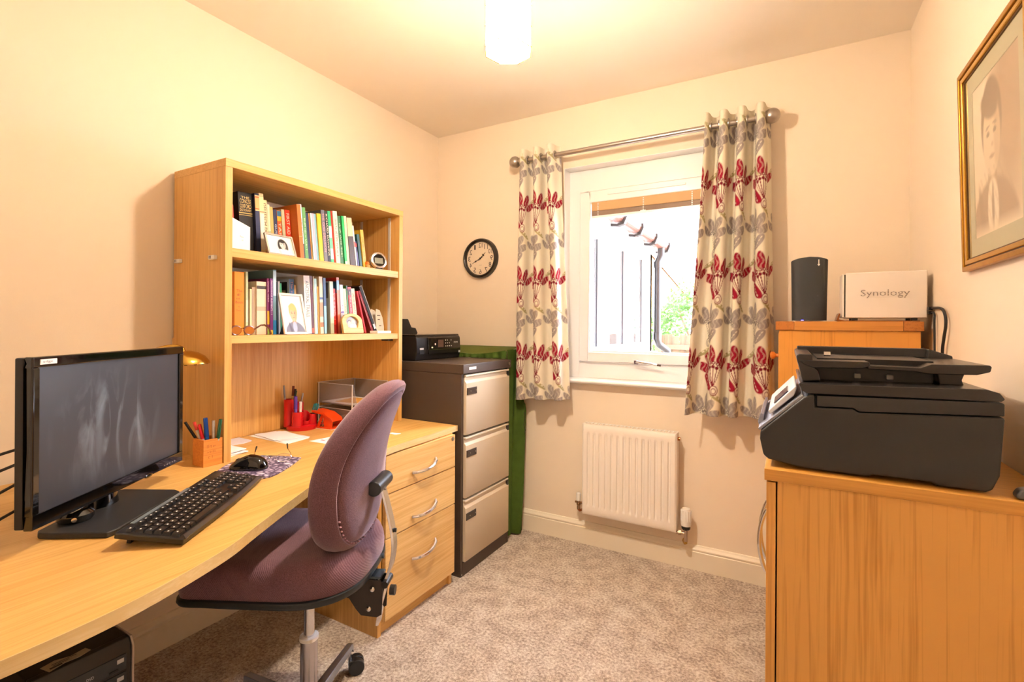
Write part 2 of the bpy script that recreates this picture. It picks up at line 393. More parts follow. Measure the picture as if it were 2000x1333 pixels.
# pleated blind folded up at the head of the pane
bl = thing('pleated_blind', 'tan pleated blind folded up at the top of the window pane', 'blind', (1.32, .075, 1.78))
pl = MB()
for i in range(9):
    z = 1.823+i*.0056; pl.prism([(.066, z), (.082, z+.0028), (.066, z+.0056)], 1.026, 1.62, 'x')
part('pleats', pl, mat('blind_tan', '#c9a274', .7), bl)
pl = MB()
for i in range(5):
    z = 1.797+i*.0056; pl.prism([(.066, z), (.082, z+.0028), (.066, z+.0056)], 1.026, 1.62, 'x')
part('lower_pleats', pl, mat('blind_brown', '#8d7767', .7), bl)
part('bottom_rail', MB().box(1.026, 1.62, .062, .084, 1.783, 1.797), M_upvc, bl, bevel=.002)
part('pull_tab', MB().box(1.30, 1.33, .057, .062, 1.786, 1.80), M_upvc, bl, bevel=.002)
for x in (1.065, 1.315, 1.56):
    cd = MB()
    for i in range(8): cd.box(x-.003, x+.003, .063, .0665, 1.80+i*.009, 1.8045+i*.009)
    part('cord', cd, M_upvc, bl)

# ------------------------------------------------------------------ outside
M_cream_r = mat('white_render', '#f2efe8', .7)
gm = mat('garden_gravel', '#b9ae9c', .9, var=.25, vscale=12)
struct('ground', MB().box(-8, 9, .3, 16, -.25, -.15), gm)
con = thing('conservatory', 'white conservatory with narrow windows and gutter outside the window', 'conservatory', (.5, 1.5, -.15))
XW = .75
fr = MB().box(XW-.07, XW, .33, 2.63, -.15, 1.0).box(XW-.07, XW, .33, 2.63, 1.87, 2.02)
ys = [(.33, .5), (1.03, 1.17), (1.70, 1.87), (2.32, 2.63)]
for a, b in ys: fr.box(XW-.07, XW, a, b, 1.0, 1.87)
fr.box(XW-1.9, XW, 2.56, 2.63, -.15, 2.02).box(XW-1.9, XW, .33, .4, -.15, 2.02).box(XW-1.9, XW-1.84, .4, 2.56, -.15, 2.02)
part('wall', fr, M_upvc, con)
part('sill', MB().box(XW, XW+.06, .33, 2.66, .90, .93), M_upvc, con, bevel=.005)
part('roof', MB().prism([(XW+.04, 2.03), (XW-2.0, 2.4), (XW-2.0, 2.44), (XW+.04, 2.08)], .33, 2.7, 'y'), mat('roof_brown', '#8a6a5c', .7), con)
M_pane = glass_mat('conservatory_glass', (.93, .95, .95), .1)
for a, b in ((.5, 1.03), (1.17, 1.70), (1.87, 2.32)):
    w = part('window_frame', MB().box(XW-.06, XW+.012, a, a+.03, 1.0, 1.87).box(XW-.06, XW+.012, b-.03, b, 1.0, 1.87).box(XW-.06, XW+.012, a+.03, b-.03, 1.84, 1.87).box(XW-.06, XW+.012, a+.03, b-.03, 1.0, 1.03), M_upvc, con, bevel=.004)
    part('pane', MB().box(XW-.03, XW-.024, a+.03, b-.03, 1.03, 1.84), M_pane, w)
    part('gasket', MB().box(XW-.024, XW-.016, b-.042, b-.03, 1.03, 1.84), mat('dark_gasket', '#30343c', .5), w)
gt = MB()
gp = [(XW+.02+.055+.055*cos(t), 2.05+.055*sin(t)) for t in [pi+pi*i/10 for i in range(11)]]
gp += [(XW+.02+.055+.05*cos(t), 2.05+.05*sin(t)) for t in [2*pi-pi*i/10 for i in range(11)]]
gt.prism(gp, .33, 2.86, 'y')
gut = part('gutter', gt, mat('brown_gutter', '#5e3a30', .4), con)
part('fascia', MB().box(XW, XW+.02, .33, 2.7, 1.93, 2.08), M_upvc, con)
for y in (.72, 1.22, 1.72, 2.245, 2.82):
    br = MB(); pts = [(XW+.0, y, 1.985), (XW+.07, y, 1.975), (XW+.118, y, 1.99), (XW+.14, y, 2.04), (XW+.138, y, 2.075)]
    for i in range(len(pts)-1):
        p, q = Vector(pts[i]), Vector(pts[i+1]); d = q-p
        R = Matrix((( d.normalized().x, 0, -d.normalized().z), (0, 1, 0), (d.normalized().z, 0, d.normalized().x)))
        br.obox((p+q)/2, (d.length+.008, .05, .02), R)
    part('gutter_bracket', br, M_blackm, gut, bevel=.002)
dp = MB().tube([(XW+.085, 2.66, 2.0), (XW+.085, 2.66, 1.93), (XW+.05, 2.66, 1.86), (XW+.05, 2.66, 1.05), (XW+.06, 2.69, 1.0), (XW+.13, 2.78, .93), (XW+.15, 2.80, .85), (XW+.15, 2.80, -.14)], .036, 14)
dp.cyl((XW+.05, 2.66, 1.86), (XW+.05, 2.66, 1.80), .043).cyl((XW+.05, 2.66, 1.12), (XW+.05, 2.66, 1.05), .043)
part('downpipe', dp, mat('grey_downpipe', '#181a1d', .35), con)
# brick gable far behind
def brick_mat():
    m = bpy.data.materials.new('yellow_brick'); m.use_nodes = True; nt = m.node_tree; b = bsdf(m)
    tc = nt.nodes.new('ShaderNodeTexCoord'); sp = nt.nodes.new('ShaderNodeSeparateXYZ'); cb = nt.nodes.new('ShaderNodeCombineXYZ')
    nt.links.new(tc.outputs['Object'], sp.inputs[0]); nt.links.new(sp.outputs['X'], cb.inputs['X']); nt.links.new(sp.outputs['Z'], cb.inputs['Y'])
    t = nt.nodes.new('ShaderNodeTexBrick'); t.inputs['Scale'].default_value = 4.4
    t.inputs['Color1'].default_value = (*hexc('#b58d58'), 1); t.inputs['Color2'].default_value = (*hexc('#a1763f'), 1); t.inputs['Mortar'].default_value = (*hexc('#b9ab94'), 1)
    nt.links.new(cb.outputs[0], t.inputs['Vector']); nt.links.new(t.outputs['Color'], b.inputs['Base Color']); b.inputs['Roughness'].default_value = .9
    return m
hs = thing('brick_house', 'pale yellow brick gable of a house far beyond the garden', 'house', (-2.5, 10, -.15))
part('gable_wall', MB().prism([(-5, -.15), (-.15, -.15), (-.15, 1.9), (-2.6, 4.9), (-5, 1.9)], 10, 10.3, 'y'), brick_mat(), hs)
part('roof', MB().prism([(.0, 1.78), (-2.6, 4.95), (-5.15, 1.78), (-5.15, 1.92), (-2.6, 5.1), (.0, 1.92)], 9.9, 13, 'y'), mat('roof_tile', '#a9745a', .8), hs)
fe = thing('garden_fence', 'weathered wooden board fence below the green bush outside', 'fence', (1.4, 4.9, -.15))
M_fence = wood('fence_wood', '#6a543e', '#453526', 'z', rough=.8)
for i in range(24):
    x = .3+i*.105
    part('board', MB().box(x, x+.098, 4.9+(i % 2)*.008, 4.918+(i % 2)*.008, -.15, 1.06+.015*sin(i*2.3)), M_fence, fe)
for z in (.35, .85):
    part('rail', MB().box(.28, 2.85, 4.87, 4.9, z, z+.07), M_fence, fe)
for x in (.28, 2.0):
    part('post', MB().box(x, x+.09, 4.81, 4.87, -.15, 1.12), M_fence, fe)
tr = thing('garden_bush', 'large sunlit green leafy bush behind the wooden fence', 'bush', (.9, 6.0, -.15))
st = MB()
for k in range(5):
    a = k*1.3; st.tube([(.9, 6.0, -.15), (.9+.25*cos(a), 6.0+.2*sin(a), .7), (.9+.65*cos(a), 6.0+.35*sin(a), 1.5)], [.045, .03, .012], 7)
part('stem', st, mat('bark', '#6a5644', .9), tr)
lf = MB(); rng = random.Random(3)
for k in range(5200):
    ph = rng.uniform(0, 2*pi); ct = rng.uniform(-.9, 1); r = rng.uniform(.72, 1.08)
    s_ = math.sqrt(max(0, 1-ct*ct))
    lump = 1+.16*sin(3*ph+2*ct)+.1*sin(7*ct+5*ph)
    p = Vector((0.85+1.0*r*s_*cos(ph)*lump, 6.0+.7*r*s_*sin(ph)*lump, 1.0+.85*r*ct*lump))
    n = Vector((rng.gauss(0, .5), rng.gauss(-.5, .5), rng.gauss(.6, .5))).normalized(); a = n.orthogonal().normalized(); b = n.cross(a)
    t = rng.uniform(0, 2*pi); d = a*cos(t)+b*sin(t); e = n.cross(d); L = rng.uniform(.05, .09); wd = L*.28
    lf.add([p-d*L*.5, p-e*wd+n*.006, p+d*L*.5, p+e*wd+n*.006], [(0, 1, 2, 3)])
def leaf_mat():
    m = mat('leaf_green', '#2f5420', .5, var=.4, vscale=9); nt = m.node_tree; b = bsdf(m)
    t = nt.nodes.new('ShaderNodeBsdfTranslucent'); t.inputs[0].default_value = (*hexc('#4f7a26'), 1)
    mx = nt.nodes.new('ShaderNodeMixShader'); mx.inputs[0].default_value = .35
    nt.links.new(b.outputs[0], mx.inputs[1]); nt.links.new(t.outputs[0], mx.inputs[2]); nt.links.new(mx.outputs[0], nt.nodes['Material Output'].inputs['Surface'])
    return m
part('foliage', lf, leaf_mat(), tr, kind='stuff', smooth=False, fix=False)

# ------------------------------------------------------------------ pendant lamp
LX, LY = 1.235, -1.235
pd = thing('pendant_lamp', 'hanging ceiling lamp with translucent shell panel shade', 'lamp', (LX, LY, 2.02))
def shell_mat():
    m = bpy.data.materials.new('capiz_shell'); m.use_nodes = True; nt = m.node_tree; b = bsdf(m)
    b.inputs['Base Color'].default_value = (.95, .93, .88, 1); b.inputs['Roughness'].default_value = .2
    t = nt.nodes.new('ShaderNodeBsdfTransparent'); tl = nt.nodes.new('ShaderNodeBsdfTranslucent'); tl.inputs[0].default_value = (.98, .95, .88, 1)
    m1 = nt.nodes.new('ShaderNodeMixShader'); m2 = nt.nodes.new('ShaderNodeMixShader'); m1.inputs[0].default_value = .5; m2.inputs[0].default_value = .5
    nt.links.new(b.outputs[0], m1.inputs[1]); nt.links.new(tl.outputs[0], m1.inputs[2]); nt.links.new(m1.outputs[0], m2.inputs[1]); nt.links.new(t.outputs[0], m2.inputs[2])
    nt.links.new(m2.outputs[0], nt.nodes['Material Output'].inputs['Surface'])
    return m
M_shell = shell_mat()
RS, NS = .074, 8
a0 = radians(29.4)-pi/2-pi/NS
sk = MB()
for i in range(NS):
    a, b = a0+2*pi*i/NS, a0+2*pi*(i+1)/NS
    pa, pb = Vector((LX+RS*cos(a), LY+RS*sin(a), 0)), Vector((LX+RS*cos(b), LY+RS*sin(b), 0))
    sk.tube([pa+Vector((0, 0, 2.018)), pa+Vector((0, 0, 2.262))], .0016, 5)
    for j in range(7):
        z = 2.018+j*.061; sk.tube([pa+Vector((0, 0, z)), pb+Vector((0, 0, z))], .0016, 5)
    for j in range(6):
        z0, z1 = 2.0195+j*.061, 2.0775+j*.061
        o = Vector((cos((a+b)/2), sin((a+b)/2), 0))*.0006
        p0, p1 = pa.lerp(pb, .02), pa.lerp(pb, .98)
        q = MB().add([p+o*s+Vector((0, 0, z)) for s in (-1, 1) for p, z in ((p0, z0), (p1, z0), (p1, z1), (p0, z1))], [(0, 1, 2, 3), (4, 7, 6, 5), (0, 4, 5, 1), (1, 5, 6, 2), (2, 6, 7, 3), (3, 7, 4, 0)])
        part('shell_panel', q, M_shell, pd)
part('frame', sk, M_brass, pd)
sp = MB()
for i in range(4): sp.tube([(LX, LY, 2.262), (LX+RS*cos(a0+i*pi/2), LY+RS*sin(a0+i*pi/2), 2.262)], .0014, 5)
part('spider', sp, M_brass, pd)
part('lamp_holder', MB().lathe([(.0, 2.30), (.017, 2.30), (.02, 2.262), (.019, 2.175), (.014, 2.165), (0, 2.165)], 20, (LX, LY, 0)), M_white, pd)
part('flex', MB().cyl((LX, LY, 2.30), (LX, LY, 2.385), .003, n=8), M_white, pd)
part('ceiling_rose', MB().lathe([(0, 2.38), (.03, 2.38), (.042, 2.39), (.045, 2.40), (0, 2.40)], 28, (LX, LY, 0)), M_white, pd)
mb_ = bpy.data.materials.new('bulb_glow'); mb_.use_nodes = True
bsdf(mb_).inputs['Emission Color'].default_value = (1.0, .825, .63, 1); bsdf(mb_).inputs['Emission Strength'].default_value = BULB
bb_ = [(0, 2.175), (.012, 2.172), (.014, 2.155), (.022, 2.135), (.031, 2.11), (.033, 2.09), (.028, 2.070), (.016, 2.058), (0, 2.055)]
part('added_uplight_baffle', MB().lathe([(.015, 2.152), (.066, 2.146), (.067, 2.148), (.066, 2.150), (.015, 2.156), (.015, 2.152)], 32, (LX, LY, 0)), M_white, pd)  # added disc over the bulb, keeps direct light off the nearby ceiling
part('bulb', MB().lathe(bb_, 20, (LX, LY, 0)), mb_, pd)
# ------------------------------------------------------------------ desk
D = .715
def catmull(pts, n=6):
    out = []
    P = [pts[0]]+list(pts)+[pts[-1]]
    for i in range(1, len(P)-2):
        p0, p1, p2, p3 = [np.array(q, float) for q in P[i-1:i+3]]
        for k in range(n):
            t = k/n; out.append(tuple(.5*((2*p1)+(-p0+p2)*t+(2*p0-5*p1+4*p2-p3)*t*t+(-p0+3*p1-3*p2+p3)*t**3)))
    out.append(tuple(pts[-1])); return out
front = catmull([(.64, -.655), (.652, -.9), (.658, -1.08), (.69, -1.31), (.735, -1.475), (.845, -1.70), (.912, -1.827), (.966, -1.93), (1.015, -2.085), (1.033, -2.197), (1.035, -2.32), (1.03, -2.5)])
desk = thing('desk', 'long oak desk with a wavy front edge along the left wall', 'desk', (.5, -1.6, 0))
part('worktop', MB().prism([(.018, -.655)]+[(x-.002, y) for x, y in front]+[(.018, -2.5)], D-.025, D, 'z'), M_oak_y, desk)
eb = MB()
n = len(front)
eb.add([(x-.002, y, z) for x, y in front for z in (D-.0252, D+.0002)]+[(x, y, z) for x, y in front for z in (D-.0252, D+.0002)],
       [(2*i, 2*i+1, 2*i+3, 2*i+2) for i in range(n-1)]+[(2*n+2*i, 2*n+2*i+2, 2*n+2*i+3, 2*n+2*i+1) for i in range(n-1)]+[(2*i+1, 2*n+2*i+1, 2*n+2*i+3, 2*i+3) for i in range(n-1)]+[(2*i, 2*i+2, 2*n+2*i+2, 2*n+2*i) for i in range(n-1)]+[(0, 2*n, 2*n+1, 1), (2*n-2, 2*n-1, 4*n-1, 4*n-2)])
part('edge_band', eb, M_edge, desk, smooth=True)
part('end_panel', MB().box(.05, .95, -2.49, -2.465, 0, D-.025), M_oak_z, desk)
part('end_panel', MB().box(.03, .055, -.72, -.66, 0, D-.025), M_oak_z, desk)

ped = thing('drawer_pedestal', 'oak pedestal with three drawers under the desk end', 'drawers', (.35, -.93, 0))
part('carcass', MB().box(.06, .642, -1.165, -1.147, 0, .688).box(.06, .642, -.718, -.70, 0, .688).box(.06, .642, -1.147, -.718, .67, .688).box(.06, .08, -1.147, -.718, .04, .67).box(.06, .642, -1.147, -.718, .05, .068), M_oak_z, ped)
part('plinth', MB().box(.615, .63, -1.147, -.718, 0, .05), M_oak_y, ped)
M_lockm = mat('lock_metal', '#a9a6a0', .3, metal=1)
for z0, z1 in ((.539, .684), (.370, .535), (.056, .366)):
    d = part('drawer_front', MB().box(.643, .661, -1.145, -.703, z0, z1), M_front, ped, bevel=.001, seg=1)
    zc = z1-.118 if z1 < .6 else .597
    hb = MB(); pts = []
    for i in range(13):
        t = i/12; y = -.995+.15*t; pts.append((.661+.030*sin(pi*t)**.55, y, zc-.012+.030*t**2*.8))
    hb.tube(pts, .0064, 8)
    part('handle', hb, M_chrome, d)
part('lock', MB().cyl((.661, -.722, .668), (.6635, -.722, .668), .009, n=16).box(.6635, .664, -.7232, -.7208, .663, .673), M_lockm, ped)

# ------------------------------------------------------------------ bookcase on the desk
BX, BY0, BY1 = .335, -1.568, -.70
S1, S2, TU, TT = 1.443, 1.143, 1.715, 1.742
bc = thing('bookcase', 'oak open bookcase hutch standing on the desk', 'bookcase', (.17, -1.13, D))
part('side_panel', MB().box(.012, BX, BY0, BY0+.024, D, TU), M_oak_z, bc)
part('side_panel', MB().box(.012, BX, BY1-.024, BY1, D, TU), M_oak_z, bc)
part('top', MB().box(.012, BX+.002, BY0-.001, BY1+.001, TU, TT), M_oak_y, bc, bevel=.0015)
part('back_panel', MB().box(.004, .012, BY0, BY1, D, 1.13), M_oak_z, bc)
part('shelf', MB().box(.016, BX-.004, BY0+.024, BY1-.026, S1-.031, S1), M_oak_y, bc, bevel=.001)
part('shelf', MB().box(.016, BX-.004, BY0+.024, BY1-.026, S2-.027, S2), M_oak_y, bc, bevel=.001)
M_rail = mat('slotted_rail', '#dcd9d6', .3, metal=.25)
for x in (.082, .272):
    for y, sg in ((BY1-.024, -1), (BY0+.024, 1)):
        part('shelf_rail', MB().box(x-.008, x+.008, min(y, y+sg*.004), max(y, y+sg*.004), 1.15, 1.71), M_rail, bc, bevel=.001)
part('shelf_clip', MB().box(.255, .30, BY1-.06, BY1-.026, S2-.037, S2-.027), M_black, bc, bevel=.002)
for x in (.052, .272):
    k = MB().box(x-.018, x+.018, BY0-.012, BY0, 1.403, 1.417)
    cl = part('cable_clip', k, M_white, bc, bevel=.002)
    for dx in (-.012, -.004): part('slot', MB().box(x+dx, x+dx+.003, BY0-.0125, BY0-.011, 1.405, 1.415), M_black, cl)

# ------------------------------------------------------------------ books
def book(y0, t, h, th, xs, S, depth, col, label, group, title=None, tcol='#ffffff', bands=(), cover=None, horiz=False, tfrac=.8, soft=True, tpos=.5):
    b = thing('book', label, 'book', (xs, y0, S+.0004), (th, 0, 0), group)
    m = mat('cover_'+col.strip('#'), col, .38)
    bd = .0012 if soft else .0025
    ov = 0 if soft else .003
    c = MB().box(-bd, 0, 0, t, 0, h).box(-depth, -bd, 0, bd, 0, h).box(-depth, -bd, t-bd, t, 0, h)
    co = lpart('cover', c, m, b, bevel=.0004 if t > .004 else 0, seg=1)
    lpart('pages', MB().box(-depth+.002+ov, -bd, bd, t-bd, ov, h-.001-ov*.7), M_pages, b)
    for ib, (a, bb2, cc) in enumerate(bands):
        lpart('band', MB().box(-.0002, .0003+.00012*ib, .0004+.0003*ib, t-.0004-.0003*ib, a*h, bb2*h), mat('cover_'+cc.strip('#'), cc, .38), co)
    if cover:
        for ic, (x0, x1, z0, z1, cc) in enumerate(cover):
            lpart('cover_print', MB().box(-depth*x1, -depth*x0, -.0003-.00012*ic, .0002, z0*h, z1*h), mat('cover_'+cc.strip('#'), cc, .38), co)
    if title:
        mt = mat('ink_'+tcol.strip('#'), tcol, .5)
        if horiz:
            for i, (ln, zz, hh) in enumerate(title):
                fm = frame((.0006, t/2, zz*h), (0, 1, 0), (0, 0, 1))
                if ln[0] == '~': marks('title', mt, b, t*float(ln[1:]), hh, fm, i, words=1)
                else: text('title', ln, mt, b, t*min(.82, .2*len(ln)), hh, fm)
        else:
            fm = frame((.0006, t/2, h*tpos), (0, 0, -1), (0, 1, 0))
            if title[0] == '~': marks('title', mt, b, h*tfrac, t*.42, fm, int(y0*-9999))
            else: text('title', title, mt, b, h*tfrac, t*.55, fm)
    return b
GT, GL = 'books on the top shelf', 'books on the lower shelf'
TOPB = [
 (-1.4794,.0046,.1693,.0618,.24,.15,'#b8352c','thin red book at the left end behind the black dictionary',{}),
 (-1.4426,.0529,.2287,.0625,.22,.16,'#1b1718','thick black dictionary with gold lettering on its spine',dict(title=[('THE',.915,.008),('CONCISE',.855,.0155),('OXFORD',.775,.0155),('DICTIONARY',.71,.009)],tcol='#e5c37e',horiz=True,soft=False,bands=((.655,.672,'#c9a85c'),(.625,.635,'#c9a85c')))),
 (-1.3897,.0175,.2329,.0560,.235,.15,'#2a3154','navy paperback with an orange box at the top of its spine',dict(bands=((.72,.97,'#f0c48c'),(.74,.95,'#d2622f'),(.76,.93,'#eeb271'),(.02,.06,'#d98e5e')))),
 (-1.3722,.0184,.2372,.0589,.235,.15,'#efd9a8','tall cream paperback beside the navy paperback',dict(bands=((.95,.955,'#8a6a4a'),(.70,.71,'#c04a32'),(.1,.68,'#e9e3d6')))),
 (-1.3524,.0210,.2179,.0650,.225,.15,'#efd3a2','cream paperback with bold black slanting capitals down its spine',dict(title='DEUTSCH DIREKT',tcol='#1d1a18',tfrac=.72,tpos=.58,bands=((.0,.22,'#b98a4a'),))),
 (-1.3303,.0105,.2051,.0700,.225,.14,'#ded7b4','pale green thin book with faint spotted spine',dict(bands=((.4,.5,'#9fb59a'),))),
 (-1.3193,.0134,.1976,.0731,.225,.14,'#c2a85e','olive tan book next to the navy guide book',{}),
 (-1.3048,.0153,.1907,.0764,.225,.14,'#262a4e','slim navy book with pale capitals, left of the orange red paperback',dict(title='GUIDE TO',tcol='#cfd2e2',tfrac=.5,tpos=.45)),
 (-1.2885,.0185,.1901,.0777,.225,.14,'#e8601f','orange red paperback with a blue and yellow top',dict(title='TART FUS',tcol='#fbe7d8',tfrac=.7,tpos=.4,bands=((.78,.99,'#e8b62c'),(.88,.99,'#2e6f9e')))),
 (-1.2677,.0135,.1983,.0818,.225,.14,'#c9cdb4','pale grey green book beside the red first aid manual',{}),
 (-1.2516,.0241,.1995,.0882,.225,.15,'#dd3a22','red first aid manual with white spine title',dict(title='FIRST AID MANUAL',tcol='#ffe9da',tfrac=.86)),
 (-1.2265,.0177,.2218,.0973,.27,.21,'#c96f24','large orange brown hardback taller than its neighbours',dict(soft=False,bands=((.42,.43,'#e6a45a'),))),
 (-1.2075,.0150,.2285,.0945,.255,.17,'#e6e4ec','white and black book with script lettering on the spine',dict(title='~',tcol='#2a2a30',tfrac=.4,tpos=.55,bands=((.0,.3,'#40414a'),))),
 (-1.1915,.0158,.2191,.0950,.255,.17,'#5f9f5c','mid green paperback beside the white and black book',dict(title='~',tcol='#d8e8c8',tfrac=.6)),
 (-1.1725,.0147,.2006,.1002,.25,.16,'#20284e','dark navy book left of the pale blue booklet',{}),
 (-1.1569,.0049,.2015,.1010,.25,.15,'#e3a45c','very thin orange booklet beside the dark navy book',{}),
 (-1.1518,.0072,.2033,.1004,.255,.15,'#cfe3ea','pale blue booklet between orange booklet and lilac booklet',{}),
 (-1.1443,.0103,.2035,.1012,.255,.15,'#d8b9d2','lilac booklet between two pale blue booklets',{}),
 (-1.1328,.0092,.2037,.1021,.255,.15,'#8fcbe0','light blue booklet left of the yellow book',{}),
 (-1.1234,.0197,.2072,.1001,.26,.16,'#f0c419','bright yellow paperback in the middle of the top shelf',{}),
 (-1.1006,.0180,.2267,.1007,.26,.17,'#74747e','grey paperback with pink capitals down its spine',dict(title='THE GOD DELUSION',tcol='#e39aa6',tfrac=.72,tpos=.58)),
 (-1.0814,.0143,.2264,.1025,.26,.17,'#1f1c1e','black paperback with cream capitals down its spine',dict(title='RICHARD DAWKINS',tcol='#f2e6c6',tfrac=.78,tpos=.55)),
 (-1.0662,.0160,.2295,.1024,.26,.17,'#2fb572','bright green and white paperback left of the thin red book',dict(bands=((.1,.72,'#d5efe0'),(.3,.5,'#6fcf9f')))),
 (-1.0494,.0070,.2329,.1023,.26,.17,'#d4281e','thin bright red book left of the broad cream book',{}),
 (-1.0421,.0227,.2339,.1026,.265,.17,'#efe2cd','broad cream book with small dark lettering, right of the thin red book',dict(title='~',tcol='#6a5a50',tfrac=.7)),
 (-1.0130,.0190,.2185,.1119,.26,.19,'#2f6b3a','dark green book right of the broad cream book',dict(title='~',tcol='#cfe0b8',tfrac=.7)),
 (-.9939,.0127,.2214,.1121,.265,.19,'#22b25a','vivid green book beside the dark green book',dict(bands=((.02,.1,'#d9f0dc'),))),
 (-.9802,.0137,.2240,.1120,.265,.17,'#ecd5b2','cream book to the right of the vivid green book',{}),
 (-.9622,.0294,.2217,.1279,.265,.17,'#4a3626','dark brown book with an olive cream top',dict(bands=((.62,.99,'#cfc39a'),))),
 (-.9251,.0085,.1916,.1430,.26,.15,'#e4e2e4','white thin book leaning on the dark brown book',dict(bands=((.5,.62,'#d9786a'),))),
 (-.9147,.0104,.1221,.1845,.26,.13,'#2c2a5e','small navy book with a red patch near its top',dict(bands=((.8,.93,'#d8322c'),(.1,.6,'#4a4a84')))),
 (-.9008,.0150,.1566,.1568,.26,.13,'#24524a','small dark green book in front of the yellow one',{}),
 (-.8843,.0185,.1799,.1393,.265,.17,'#d9b02a','mustard yellow book, rightmost on the top shelf',dict(title='~',tcol='#7a6a1e',tfrac=.6)),
]
